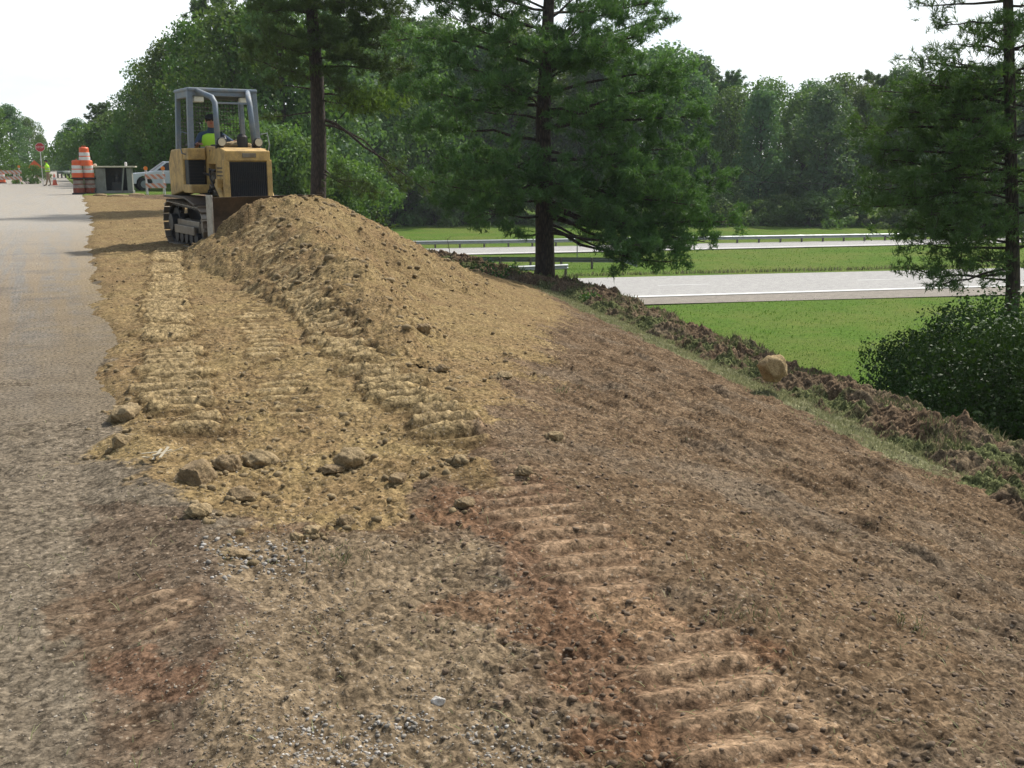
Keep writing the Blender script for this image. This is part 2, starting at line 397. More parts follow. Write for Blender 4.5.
# ---- soil material
def soilmat(name, windrow=False):
    m, nt, out = newmat(name); b = N(nt, 'ShaderNodeBsdfPrincipled', i_Roughness=1.0); b.inputs['Specular IOR Level'].default_value = .04
    P = N(nt, 'ShaderNodeNewGeometry').outputs['Position']
    n_big = noise(nt, P, .9, 4, .6); n_mid = noise(nt, P, 5, 4, .68); n_fine = noise(nt, P, 30, 4, .66); n_mic = noise(nt, P, 120, 2, .6)
    vc1 = N(nt, 'ShaderNodeTexVoronoi', i_Scale=34.0); vc2 = N(nt, 'ShaderNodeTexVoronoi', i_Scale=85.0)
    wv = N(nt, 'ShaderNodeVectorMath', operation='MULTIPLY_ADD'); nzc = N(nt, 'ShaderNodeTexNoise', i_Scale=25.0, i_Detail=2.0); nt.links.new(P, nzc.inputs['Vector']); nt.links.new(nzc.outputs['Color'], wv.inputs[0]); wv.inputs[1].default_value = (.03, .03, .03); nt.links.new(P, wv.inputs[2])
    gs = []
    for vq in (vc1, vc2):
        nt.links.new(wv.outputs[0], vq.inputs['Vector']); sq = N(nt, 'ShaderNodeSeparateColor'); nt.links.new(vq.outputs['Color'], sq.inputs[0])
        gs.append(mth(nt, 'SUBTRACT', mth(nt, 'ADD', mth(nt, 'MULTIPLY', sq.outputs[0], .45), .48), mth(nt, 'MULTIPLY', vq.outputs['Distance'], .45)))
    grain = mth(nt, 'ADD', mth(nt, 'MULTIPLY', n_fine, .50), mth(nt, 'ADD', mth(nt, 'MULTIPLY', gs[0], .27), mth(nt, 'MULTIPLY', gs[1], .23)))
    if windrow:
        a = N(nt, 'ShaderNodeAttribute', attribute_name='turf').outputs['Fac']
        c = ramp(nt, n_mid, [(.3, (.065, .044, .028)), (.5, (.13, .090, .057)), (.72, (.23, .165, .105))])
        c = mix(nt, ramp(nt, n_big, [(.45, 0.0), (.65, .6)]), c, (.16, .13, .085))
        gcol = ramp(nt, n_fine, [(.3, (.05, .06, .022)), (.7, (.15, .16, .07))])
        c = mix(nt, a, c, gcol)
    else:
        ca = N(nt, 'ShaderNodeSeparateColor'); cb = N(nt, 'ShaderNodeSeparateColor'); cc = N(nt, 'ShaderNodeSeparateColor')
        for s, nm in ((ca, 'ca'), (cb, 'cb'), (cc, 'cc')): nt.links.new(N(nt, 'ShaderNodeAttribute', attribute_name=nm).outputs['Color'], s.inputs[0])
        brown = ramp(nt, n_mid, [(.25, (.058, .038, .022)), (.5, (.126, .085, .051)), (.75, (.20, .142, .088))])
        brown = mix(nt, ramp(nt, n_big, [(.5, 0.0), (.68, .55)]), brown, (.15, .122, .09))
        sandc = ramp(nt, n_mid, [(.25, (.135, .095, .043)), (.5, (.215, .155, .075)), (.75, (.28, .21, .108))])
        sandc = mix(nt, ramp(nt, n_big, [(.40, 0.0), (.62, .75)]), sandc, (.175, .115, .060)); sandc = mix(nt, ramp(nt, noise(nt, P, 2.3, 4, .65), [(.5, 0.0), (.66, .6)]), sandc, (.25, .185, .085))
        grav = ramp(nt, n_mid, [(.3, (.125, .092, .058)), (.7, (.225, .170, .108))])
        dark = ramp(nt, n_mid, [(.3, (.075, .054, .037)), (.7, (.16, .12, .083))])
        redc = ramp(nt, n_mid, [(.3, (.10, .045, .024)), (.7, (.19, .09, .048))])
        orgc = ramp(nt, n_mid, [(.3, (.21, .135, .078)), (.7, (.32, .22, .135))])
        shc = ramp(nt, n_mid, [(.3, (.112, .090, .064)), (.7, (.19, .155, .112))])
        def edge(f): return ramp(nt, mth(nt, 'ADD', f, mth(nt, 'MULTIPLY', mth(nt, 'SUBTRACT', n_fine, .5), .9)), [(.35, 0.0), (.65, 1.0)])
        c = brown
        c = mix(nt, edge(cc.outputs[2]), c, shc)
        c = mix(nt, edge(ca.outputs[1]), c, grav)
        c = mix(nt, edge(ca.outputs[2]), c, dark)
        c = mix(nt, mth(nt, 'MULTIPLY', edge(cb.outputs[0]), .42), c, redc)
        c = mix(nt, mth(nt, 'MULTIPLY', edge(cb.outputs[1]), .7), c, orgc)
        c = mix(nt, edge(ca.outputs[0]), c, sandc)
        lf_ = ramp(nt, cb.outputs[2], [(0, 0.0), (.12, .7), (.4, .55), (.75, .66)]); c = mix(nt, lf_, c, mix(nt, ca.outputs[0], ramp(nt, cb.outputs[2], [(.28, (.115, .075, .047)), (.6, (.25, .172, .108))]), ramp(nt, cb.outputs[2], [(.30, (.095, .064, .032)), (.45, (.20, .142, .07)), (.75, (.33, .25, .135))])))      # pressed cleat prints: dry pale ridges, groove shade painted dark into the troughs
        # stones and bits in the soil
        vo = N(nt, 'ShaderNodeTexVoronoi', i_Scale=55); nt.links.new(P, vo.inputs['Vector'])
        sel = mth(nt, 'MULTIPLY', mth(nt, 'LESS_THAN', vo.outputs['Distance'], .33), mth(nt, 'GREATER_THAN', N(nt, 'ShaderNodeSeparateColor').outputs[0], .8))
        sc3 = sel.node.inputs[1].links[0].from_node.inputs[0].links[0].from_node; nt.links.new(vo.outputs['Color'], sc3.inputs[0])
        c = mix(nt, mth(nt, 'MULTIPLY', sel, .45), c, (.33, .27, .20))
        grassc = ramp(nt, n_mid, [(.25, (.052, .106, .014)), (.55, (.084, .152, .022)), (.8, (.125, .19, .036))])
        grassc = mix(nt, ramp(nt, noise(nt, P, .16, 5, .7), [(.42, 0.0), (.62, .7)]), grassc, (.145, .165, .042)); grassc = mix(nt, ramp(nt, n_big, [(.4, 0.0), (.75, .45)]), grassc, (.10, .135, .036))
        dryc = ramp(nt, n_mid, [(.3, (.10, .11, .055)), (.7, (.20, .21, .115))])
        c = mix(nt, mth(nt, 'MULTIPLY', edge(cc.outputs[1]), .75), c, dryc)
        c = mix(nt, edge(cc.outputs[0]), c, grassc)
    c = mix(nt, .74, c, ramp(nt, grain, [(.36, .06), (.50, .47), (.64, .95)]), 'OVERLAY')
    nt.links.new(c, b.inputs['Base Color'])
    bp = N(nt, 'ShaderNodeBump', i_Strength=.85, i_Distance=.016); nt.links.new(grain, bp.inputs['Height']); nt.links.new(bp.outputs[0], b.inputs['Normal'])
    nt.links.new(b.outputs[0], out.inputs['Surface']); return m
M['soil'] = soilmat('soil'); M['windrow'] = soilmat('windrow_soil', True)

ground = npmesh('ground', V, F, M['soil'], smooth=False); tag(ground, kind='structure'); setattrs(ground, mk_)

# ---- the heap pushed up by the dozer: its own mesh on the same spacing
mz = m_ + dt_ + ex_
above = ((m_ - b_) > -.03).reshape(nr, na) & (np.hypot(GX, GY) < 34) & (np.abs(aa)[None, :] < R(45))
fm = (above[:-1, :] | above[1:, :]); fm = fm | np.roll(fm, -1, axis=1)
fm[:, -1] = False
Fm = F[fm.ravel()]
used = np.unique(Fm); remap = np.full(nr * na, -1); remap[used] = np.arange(len(used))
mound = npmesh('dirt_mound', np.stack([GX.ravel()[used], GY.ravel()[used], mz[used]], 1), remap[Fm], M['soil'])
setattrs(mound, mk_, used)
tag(mound, 'long heap of loose tan dirt pushed up in front of the bulldozer blade', 'dirt mound')

# ---- windrow of dug turf along the foot of the bank
nU, nW = 1900, 110
WL = [(p.x, p.y, p.z) for p in WP][::-1]
seg = np.array([0] + [math.dist(a[:2], b[:2]) for a, b in zip(WL[:-1], WL[1:])]).cumsum()
dense = np.linspace(0, 1, nU) ** .8
s_ = dense * seg[-1]
wxs = np.interp(s_, seg, [p[0] for p in WL]); wys = np.interp(s_, seg, [p[1] for p in WL])
for _ in range(40): wxs[1:-1] = (wxs[:-2] + wxs[2:]) / 2 * .5 + wxs[1:-1] * .5; wys[1:-1] = (wys[:-2] + wys[2:]) / 2 * .5 + wys[1:-1] * .5
tx = np.gradient(wxs); ty = np.gradient(wys); tl = np.hypot(tx, ty); nxv, nyv = -ty / tl, tx / tl
# left/right: make the normal point down the bank (+x)
sg = np.sign(nxv); nxv *= sg; nyv *= sg
uu = np.linspace(-1.25, 1.25, nW)
off = np.interp(s_, [0, 8, 14, seg[-1]], [-.3, 0, 0, 0])
WX = wxs[:, None] + nxv[:, None] * (uu[None, :] + off[:, None]); WY = wys[:, None] + nyv[:, None] * uu[None, :]
wprof = np.clip(1 - (np.abs(uu) / 1.05) ** 2, -.3, 1)[None, :]
fx, fy = WX.ravel(), WY.ravel()
hmod = (.30 + .20 * fbm(fx, fy, 2.2, 2, 33) + .06 * sst(14, 9, fy) + .12 * sst(21, 27, fy)).reshape(nU, nW)
WZ = base_z(fx, fy).reshape(nU, nW) + wprof * hmod + ((clod(fx + fbm(fx, fy, .5, 3, 49) * .12, fy + fbm(fx, fy, .5, 3, 50) * .12, .42, 4, 41) * .10 + clod(fx, fy, .12, 3, 44) * .035 + fbm(fx, fy, .33, 4, 48) * .09).reshape(nU, nW)) * sst(-.1, .4, wprof) - .03
iw = np.arange(nU * nW).reshape(nU, nW)
Fw = np.stack([iw[:-1, :-1], iw[:-1, 1:], iw[1:, 1:], iw[1:, :-1]], -1).reshape(-1, 4)
windrow = npmesh('soil_windrow', np.stack([fx, fy, WZ.ravel()], 1), Fw, M['windrow'], smooth=True)
turf = sst(.12, .4, fbm(fx, fy, 1.1, 4, 46) + .25 * (uu[None, :] < -.5).repeat(nU, 0).ravel() - .05)
at = windrow.data.attributes.new('turf', 'FLOAT', 'POINT'); at.data.foreach_set('value', turf.astype(np.float32))
tag(windrow, 'long ragged ridge of dark torn-up soil and turf along the foot of the dirt bank', 'soil ridge')

# ------------------------------------------------------------------ roads
def pavemat(name, kind):
    m, nt, out = newmat(name); b = N(nt, 'ShaderNodeBsdfPrincipled', i_Roughness=.95); b.inputs['Specular IOR Level'].default_value = .07
    P = N(nt, 'ShaderNodeNewGeometry').outputs['Position']
    n1 = noise(nt, P, .25 if kind == 'hw' else .8, 4, .6); n2 = noise(nt, P, 3, 5, .7); n3 = noise(nt, P, 38, 5, .8)
    mp = N(nt, 'ShaderNodeMapping'); mp.inputs['Scale'].default_value = (2.2, .09, 1); nt.links.new(P, mp.inputs[0])
    n4 = noise(nt, mp.outputs[0], 1.6, 4, .6)
    if kind == 'hw':
        c = ramp(nt, n2, [(.3, (.31, .30, .29)), (.7, (.41, .40, .38))])
    elif kind == 'line': c = ramp(nt, n2, [(.3, (.62, .62, .60)), (.7, (.75, .75, .73))])
    elif kind == 'hsh': c = ramp(nt, n2, [(.3, (.20, .18, .155)), (.7, (.30, .27, .23))])
    elif kind == 'red': c = ramp(nt, n2, [(.3, (.3, .3, .29)), (.7, (.4, .4, .39))])
    else:
        c = ramp(nt, n2, [(.3, (.15, .142, .13)), (.7, (.225, .212, .19))])
        c = mix(nt, ramp(nt, n4, [(.44, 0.0), (.56, .8)]), c, (.25, .19, .12)); c = mix(nt, ramp(nt, noise(nt, P, 1.1, 6, .75), [(.52, 0.0), (.6, .55)]), c, (.27, .22, .16)); c = mix(nt, ramp(nt, noise(nt, P, .45, 5, .7), [(.54, 0.0), (.62, .5)]), c, (.085, .085, .09))
        c = mix(nt, ramp(nt, n1, [(.45, 0.0), (.7, .55)]), c, (.18, .14, .10))
        sx0 = N(nt, 'ShaderNodeSeparateXYZ'); nt.links.new(P, sx0.inputs[0]); ex_d = mth(nt, 'SUBTRACT', sx0.outputs[0], mth(nt, 'MULTIPLY', sx0.outputs[1], .023))
        em = N(nt, 'ShaderNodeMapRange', i_1=-1.6, i_2=.3); nt.links.new(ex_d, em.inputs[0]); em2 = mth(nt, 'ADD', em.outputs[0], mth(nt, 'MULTIPLY', mth(nt, 'SUBTRACT', noise(nt, P, 2.2, 6, .75), .5), 1.8))
        c = mix(nt, ramp(nt, em2, [(.45, 0.0), (1.0, .85)]), c, (.23, .175, .10))
        # dust thickens towards the work site ahead
        sx = N(nt, 'ShaderNodeSeparateXYZ'); nt.links.new(P, sx.inputs[0])
        far = N(nt, 'ShaderNodeMapRange', i_1=14.0, i_2=32.0); nt.links.new(sx.outputs[1], far.inputs[0])
        c = mix(nt, mth(nt, 'MULTIPLY', far.outputs[0], .7), c, (.37, .345, .305))
        nr_ = N(nt, 'ShaderNodeMapRange', i_1=17.0, i_2=8.0); nt.links.new(sx.outputs[1], nr_.inputs[0]); c = mix(nt, mth(nt, 'MULTIPLY', nr_.outputs[0], .85), c, ramp(nt, n2, [(.3, (.112, .090, .064)), (.7, (.19, .155, .112))]))
    c = mix(nt, .9 if kind == 'road' else .5, c, ramp(nt, n3, [(.38, .12), (.5, .48), (.64, .88)]), 'OVERLAY')
    nt.links.new(c, b.inputs['Base Color'])
    bp = N(nt, 'ShaderNodeBump', i_Strength=.9, i_Distance=.012); nt.links.new(n3, bp.inputs['Height']); nt.links.new(bp.outputs[0], b.inputs['Normal'])
    nt.links.new(b.outputs[0], out.inputs['Surface']); return m
M['asphalt'] = pavemat('asphalt', 'road'); M['hw'] = pavemat('highway_concrete', 'hw'); M['line'] = pavemat('road_paint', 'line'); M['hsh'] = pavemat('highway_shoulder', 'hsh')
ys = np.concatenate([np.arange(-30, 30, .5), np.arange(30, 700, 5.0)]); xs = np.linspace(-9, 1.5, 34)
RX, RY = np.meshgrid(xs, ys); rz = fbm(RX, RY, 2.5, 2, 99) * .006
ir = np.arange(RX.size).reshape(RX.shape)
road = npmesh('road', np.stack([RX.ravel(), RY.ravel(), rz.ravel()], 1), np.stack([ir[:-1, :-1], ir[:-1, 1:], ir[1:, 1:], ir[1:, :-1]], -1).reshape(-1, 4), M['asphalt'])
tag(road, kind='structure')
def line2(p, q, z, ext=(-60, 220)):
    a = gp(*p, z); b = gp(*q, z); d = (b - a).normalized(); return a + d * ext[0], a + d * ext[1], d
def strip(name, near, far_, z, mat, ext=(-25, 260), dz=0):
    a0, a1, _ = line2(*near, z, ext); b0, b1, _ = line2(*far_, z, ext); n = 80; vs = []; 
    for k in range(n + 1):
        for j in range(5):
            p = (a0.lerp(a1, k / n)).lerp(b0.lerp(b1, k / n), j / 4); vs.append((p.x, p.y, z + dz))
    i = np.arange(len(vs)).reshape(n + 1, 5)
    o = npmesh(name, np.array(vs), np.stack([i[:-1, :-1], i[1:, :-1], i[1:, 1:], i[:-1, 1:]], -1).reshape(-1, 4), mat)
    tag(o, kind='structure'); return o
HZ = LOW + .10
hw = strip('highway', ((587, 299), (922, 289)), ((587, 278), (922, 270)), HZ, M['hw'])
hs = strip('highway_shoulder', ((587, 305.5), (922, 296.5)), ((587, 299), (922, 289)), HZ, M['hsh'], dz=-.02)
ln = strip('highway_edge_line', ((587, 298.6), (922, 288.6)), ((587, 297.4), (922, 287.6)), HZ, M['line'], dz=.006)
hw2 = strip('highway', ((560, 252.5), (968, 243.5)), ((560, 246.0), (968, 238.6)), HZ, M['hw'])
ln2 = strip('highway_edge_line', ((560, 252.0), (968, 243.0)), ((560, 251.5), (968, 242.5)), HZ, M['line'], dz=.006)
dm = MB(); a, b2, d = line2((587, 287.5), (922, 278.6), HZ, (-20, 150)); n_ = Vector((-d.y, d.x, 0))
k = 0
while k < 165:
    p = a + d * k; dm.add([p + Vector((0, 0, .006)), p + d * 3 + Vector((0, 0, .006)), p + d * 3 + n_ * .12 + Vector((0, 0, .006)), p + n_ * .12 + Vector((0, 0, .006))], [[0, 1, 2, 3]]); k += 12
tag(dm.build('lane_marking', M['line']), kind='structure')
# sky: thin bright cloud over the Nishita sky
SUN_EL, SUN_AZ = R(50), R(23.3 + 40)          # ahead of the camera and to the right (azimuth from +Y to +X)
w = bpy.data.worlds.new('World'); sc.world = w; w.use_nodes = True; nt = w.node_tree; nt.nodes.clear()
out = nt.nodes.new('ShaderNodeOutputWorld'); bg = nt.nodes.new('ShaderNodeBackground'); bg.inputs[1].default_value = .10
sky = N(nt, 'ShaderNodeTexSky', sky_type='NISHITA', sun_disc=False, sun_elevation=SUN_EL, sun_rotation=SUN_AZ, air_density=1.2, dust_density=2.0)
tc = N(nt, 'ShaderNodeTexCoord').outputs['Generated']
mp = N(nt, 'ShaderNodeMapping'); mp.inputs['Scale'].default_value = (1, 1, 3.5); nt.links.new(tc, mp.inputs[0])
cl = noise(nt, mp.outputs[0], 1.6, 6, .55); cf = ramp(nt, cl, [(.30, .55), (.62, .97)])
cloudc = ramp(nt, noise(nt, mp.outputs[0], 2.6, 6, .6), [(.34, (9.6, 10.7, 11.4)), (.60, (12.2, 12.5, 12.5))])
dotn = N(nt, 'ShaderNodeVectorMath', operation='DOT_PRODUCT'); nt.links.new(tc, dotn.inputs[0]); dotn.inputs[1].default_value = (math.sin(SUN_AZ) * .95, math.cos(SUN_AZ) * .95, .25)
mr = N(nt, 'ShaderNodeMapRange', i_1=-.35, i_2=.45, i_3=.22, i_4=1.0); nt.links.new(dotn.outputs['Value'], mr.inputs[0])
sz = N(nt, 'ShaderNodeSeparateXYZ'); nt.links.new(tc, sz.inputs[0]); mz_ = N(nt, 'ShaderNodeMapRange', i_1=.30, i_2=.75, i_3=1.0, i_4=.45); nt.links.new(sz.outputs[2], mz_.inputs[0])
nt.links.new(mix(nt, mth(nt, 'MULTIPLY', mth(nt, 'MULTIPLY', cf, mr.outputs[0]), mz_.outputs[0]), sky.outputs[0], cloudc), bg.inputs[0]); nt.links.new(bg.outputs[0], out.inputs[0])
sl = bpy.data.lights.new('sun', 'SUN'); so = bpy.data.objects.new('sun', sl); COL.objects.link(so)
sl.energy = 4.9; sl.angle = R(2.5); sl.color = (1, .95, .87)
sdir = Vector((math.sin(SUN_AZ) * math.cos(SUN_EL), math.cos(SUN_AZ) * math.cos(SUN_EL), math.sin(SUN_EL)))
so.rotation_euler = sdir.to_track_quat('Z', 'Y').to_euler(); so.location = (0, 0, 30)
vs_ = sc.view_settings; vs_.view_transform = 'Standard'; vs_.look = 'None'; vs_.gamma = 1; vs_.use_curve_mapping = False; vs_.exposure = .20
# ------------------------------------------------------------------ stones and clods
_ico = None
def ico(sub):
    import bmesh
    bm = bmesh.new(); bmesh.ops.create_icosphere(bm, subdivisions=sub, radius=1)
    v = np.array([p.co[:] for p in bm.verts]); f = np.array([[q.index for q in t.verts] for t in bm.faces]); bm.free(); return v, f
def scatter(name, pts, sizes, mat, sub=1, flat=.7, seed=0, rough=.35, parent=None):
    v, f = ico(sub); n = len(pts); g = np.random.default_rng(seed)
    a = g.uniform(0, 2 * math.pi, n); S = sizes[:, None] * g.uniform(.65, 1.25, (n, 3)) * np.array([1, 1, flat])
    vv = v[None] * (1 + g.normal(0, rough * .5, (n, len(v), 1)).clip(-.4, .4)) * S[:, None, :]
    c, s = np.cos(a)[:, None], np.sin(a)[:, None]
    X = vv[..., 0] * c - vv[..., 1] * s; Y = vv[..., 0] * s + vv[..., 1] * c
    V = np.stack([X, Y, vv[..., 2]], -1) + pts[:, None, :]
    Fa = (f[None] + (np.arange(n) * len(v))[:, None, None]).reshape(-1, 3)
    return npmesh(name, V.reshape(-1, 3), Fa, mat, parent)
def varmat(name, stops, rough=.9, fine=60):
    m, nt, out = newmat(name); b = N(nt, 'ShaderNodeBsdfPrincipled', i_Roughness=rough); g = N(nt, 'ShaderNodeNewGeometry')
    f = noise(nt, g.outputs['Position'], fine, 4, .7)
    c = ramp(nt, g.outputs['Random Per Island'], stops); c = mix(nt, .6, c, ramp(nt, f, [(.3, .2), (.7, .8)]), 'OVERLAY')
    nt.links.new(c, b.inputs['Base Color'])
    bp = N(nt, 'ShaderNodeBump', i_Strength=.6, i_Distance=.01); nt.links.new(f, bp.inputs['Height']); nt.links.new(bp.outputs[0], b.inputs['Normal'])
    nt.links.new(b.outputs[0], out.inputs['Surface']); return m
M['pebble'] = varmat('pebbles', [(0, (.13, .10, .07)), (.5, (.23, .185, .135)), (.85, (.25, .21, .165)), (1, (.38, .34, .28))])
M['palepebble'] = varmat('pale_gravel', [(0, (.17, .15, .12)), (.6, (.27, .245, .21)), (1, (.46, .43, .39))])
M['sandclod'] = varmat('sand_clods', [(0, (.14, .098, .045)), (1, (.26, .19, .098))], fine=45)
M['browncrumb'] = varmat('brown_crumbs', [(0, (.09, .06, .036)), (1, (.20, .14, .088))], fine=45)
def scat_pts(n, px0, px1, py0, py1, seed, cond=None, power=1.0):
    g = np.random.default_rng(seed)
    # spread over the ground between two bearings and two distances
    a0, a1 = math.atan((px0 - 512) / FPX) * 1.1, math.atan((px1 - 512) / FPX) * 1.1
    r0, r1 = [math.hypot(*gp(512, p)[:2]) for p in (py1, py0)]
    a = YAW + g.uniform(a0, a1, n); r = np.exp(g.uniform(math.log(r0), math.log(r1), n)) 
    x, y = r * np.sin(a), r * np.cos(a)
    if cond is not None:
        k = cond(x, y, g); x, y, r = x[k], y[k], r[k]
    return x, y, r, g
def place(name, n, box, seed, cond, size, mat, sub=1, flat=.7, label=None, cat=None, sink=.3):
    x, y, r, g = scat_pts(n, *box, seed, cond)
    k = (lanes_z(x, y)[1] < .05) | (g.random(len(x)) < .2); x, y, r = x[k], y[k], r[k]
    z = ground_z(x, y); s = size(g, len(x), r)
    return scatter(name, np.stack([x, y, z + s * (flat - sink * 2) * .5], 1), s, mat, sub, flat, seed)
lowmask = lambda key, th: (lambda x, y, g: masks(x, y)[key] > g.uniform(.1, .9, len(x)) * th)
def c_sand(x, y, g): m = masks(x, y); return (m['sand'] > g.uniform(.2, .9, len(x)))
def c_notsand(x, y, g): m = masks(x, y); return (m['sand'] < .5) & (m['grass'] < .3) & (x > 1.0)
def c_left(x, y, g): return (x < 1.6) & (x > -3) & (fbm(x, y, 1.1, 3, 7) > g.uniform(-.6, .4, len(x)))
def c_grav(x, y, g): m = masks(x, y); return (m['grav'] > .4) & (fbm(x, y, .5, 3, 13) > g.uniform(-.35, .5, len(x)))
BR = g2([(290, 735), (330, 728), (400, 730), (470, 720), (540, 770), (560, 900), (240, 900)]); BR2 = g2([(205, 555), (290, 548), (305, 580), (225, 590)])
def c_pale(x, y, g): return (region(x, y, BR, .12) > g.uniform(.1, .9, len(x))) & (fbm(x, y, .25, 3, 17) > g.uniform(-.6, .25, len(x)))
def c_pale2(x, y, g): return (region(x, y, BR2, .15) > g.uniform(.1, .9, len(x)))
logn = lambda lo, hi, p=3: (lambda g, n, r: lo + (hi - lo) * g.random(n) ** p)
tag(place('gravel', 17000, (0, 600, 500, 900), 3, c_grav, logn(.0015, .0075, 4), M['pebble']), 'grey and tan gravel bits pressed into the soil in the foreground', 'gravel', kind='stuff')
tag(place('gravel', 12000, (-60, 350, 330, 900), 4, c_left, logn(.0015, .007, 4), M['pebble']), 'loose grit and pebbles scattered over the dusty road shoulder at left', 'gravel', kind='stuff')
tag(place('gravel', 8000, (220, 600, 690, 900), 5, c_pale, logn(.002, .009, 2.6), M['palepebble']), 'patch of whitish crushed stone at the bottom edge of the bare soil', 'gravel', kind='stuff')
tag(place('gravel', 2500, (150, 380, 500, 640), 6, c_pale2, logn(.004, .014, 2.2), M['palepebble']), 'small patch of whitish gravel just below the tan fill', 'gravel', kind='stuff')
tag(place('dirt_clods', 12000, (40, 640, 215, 580), 7, c_sand, logn(.004, .030, 7), M['sandclod'], flat=.75), 'small tan clods and crumbs scattered over the sandy fill', 'dirt clods', kind='stuff')
tag(place('dirt_crumbs', 22000, (380, 1200, 300, 950), 8, c_notsand, logn(.002, .016, 6), M['browncrumb'], flat=.6), 'brown soil crumbs scattered down the graded bank', 'dirt crumbs', kind='stuff')
# heap crumbs
g = np.random.default_rng(9); x = g.uniform(1.6, 9, 9000); y = g.uniform(7, 24, 9000); k = (mound_z(x, y) > base_z(x, y) + .05); x, y = x[k], y[k]
s = .008 + .055 * g.random(len(x)) ** 9
tag(scatter('dirt_clods', np.stack([x, y, ground_z(x, y) + s * .1], 1), s, M['sandclod'], 1, .75, 12), 'tan crumbs and small clods that rolled down the dirt heap', 'dirt clods', kind='stuff')

# the big clods, one by one
CLP = []
def bigclod(px, py, rw, rh, seed, mat, label, cat='dirt clod', name='dirt_clod', detail_=.18):
    p = hit(px, py + rh * .75); d = math.hypot(p.x, p.y, CAMH - p.z); m = d / FPX
    rw *= m; rh *= m; v, f = ico(4)
    n1 = fbm(v[:, 0] * 1.1 + v[:, 2] * .7 + seed * 7.1, v[:, 1] * 1.1 - v[:, 2] * .6, .9, 4, seed) ; n2 = clod(v[:, 0] + v[:, 2] * .8 + seed, v[:, 1] - v[:, 2] * .7, .45, 4, seed + 5)
    gg = np.random.default_rng(seed * 13)
    for _ in range(11):
        nn = gg.normal(0, 1, 3); nn /= np.linalg.norm(nn); d0 = v @ nn; v = v - np.maximum(0, d0 - gg.uniform(.62, .88))[:, None] * nn
    CLP.append((p.x, p.y, rw))
    k = (1 + n1 * detail_ * 1.1 + n2 * detail_ * .6)[:, None]
    V = v * k * np.array([rw, rw * random.uniform(.75, .95), rh]); V[:, 2] = np.maximum(V[:, 2], -rh * .8)
    c, s = math.cos(seed), math.sin(seed)
    o = npmesh(name, V, f, mat, smooth=True); o.location = (p.x, p.y + rw * .5, p.z + rh * .42 + (.24 if cat == 'boulder' else 0))
    tag(o, label, cat, 'loose clods on the fill' if cat == 'dirt clod' else None); return o
def clodmat(name, a, b_, s=10):
    m, nt, out = newmat(name); b = N(nt, 'ShaderNodeBsdfPrincipled', i_Roughness=.92); P = N(nt, 'ShaderNodeNewGeometry').outputs['Position']
    f = noise(nt, P, s, 4, .6); f2 = noise(nt, P, s * 8, 4, .7)
    c = mix(nt, .6, ramp(nt, f, [(.35, a), (.65, b_)]), ramp(nt, f2, [(.3, .2), (.7, .8)]), 'OVERLAY'); nt.links.new(c, b.inputs['Base Color'])
    bp = N(nt, 'ShaderNodeBump', i_Strength=.8, i_Distance=.02); nt.links.new(f2, bp.inputs['Height']); nt.links.new(bp.outputs[0], b.inputs['Normal'])
    nt.links.new(b.outputs[0], out.inputs['Surface']); return m
M['clod'] = clodmat('big_clods', (.23, .165, .08), (.37, .27, .145)); M['clodbrown'] = clodmat('brown_clods', (.19, .13, .065), (.31, .22, .115)); M['rock'] = clodmat('tan_rock', (.24, .16, .07), (.44, .32, .16), 7)
CL = [(124, 413, 16, 12, 'clod', 'rounded tan clod highest up beside the road edge, alone in the left track print'),
      (121, 441, 10, 8, 'clod', 'small tan clod directly below the lone rounded one by the road edge'),
      (198, 475, 20, 14, 'clodbrown', 'largest blocky golden brown clod, leftmost of the row on the sandy fill'),
      (230, 463, 15, 11, 'clodbrown', 'grey-brown clod touching the right side of the largest blocky clod'),
      (263, 459, 17, 12, 'clod', 'smooth pale tan clod with dark underside, third from the left in the row'),
      (355, 458, 17, 15, 'clod', 'round crumbling clod standing apart at the right end of the row'),
      (243, 496, 15, 9, 'clodbrown', 'low brown clod in front of the row, just below its middle'),
      (200, 512, 13, 9, 'clod', 'flattish tan clod half sunk at the left tip of the fill'),
      (347, 521, 9, 8, 'clodbrown', 'small dark clod near the lower edge of the fill, left of centre'),
      (313, 531, 9, 6, 'clod', 'small pale clod in the cluster on the lowest edge of the fill'),
      (297, 537, 7, 5, 'clod', 'smallest clod at the left end of the cluster on the lowest fill edge'),
      (333, 470, 13, 5, 'clodbrown', 'flat slab-like clod lying just left of the round crumbling one'),
      (400, 478, 10, 7, 'clodbrown', 'small brown clod between the round crumbling clod and the right track print'),
      (526, 471, 9, 7, 'clodbrown', 'grey-tan clod resting on the start of the orange track print'),
      (461, 461, 9, 7, 'clod', 'tan clod at the lower end of the cleated right track print'),
      (557, 437, 9, 7, 'clod', 'pale clod on the upper bank right of the cleated track print'),
      (466, 503, 10, 7, 'clodbrown', 'lumpy brown clod below the end of the cleated track print'),
      (424, 328, 9, 7, 'clodbrown', 'dark brown clod stuck on the side of the dirt heap'),
      (238, 556, 12, 4, 'clodbrown', 'flat brown clod lying on pale gravel below the fill'),
      (505, 375, 9, 6, 'clod', 'tan clod low on the right flank of the dirt heap'),
      (442, 368, 7, 5, 'clodbrown', 'little dark clod beside the upper cleated track print')]
for i, (px, py, a, b2, mt, lb) in enumerate(CL): bigclod(px, py, a, b2 * .9, 3 + i, M[mt], lb)
bigclod(776, 383, 17, 15, 41, M['rock'], 'big yellowish tan boulder sitting on the torn-up soil ridge', 'boulder', 'boulder', .12)
bigclod(439, 703, 7, 5, 52, M['palepebble'], 'single white stone lying on the bare soil at the bottom centre', 'stone', 'stone', .12)
g = np.random.default_rng(77); q = np.array([(cx + g.normal(0, .9) * rw, cy + .5 * rw + g.normal(0, .9) * rw) for cx, cy, rw in CLP[:21] for _ in range(26)])
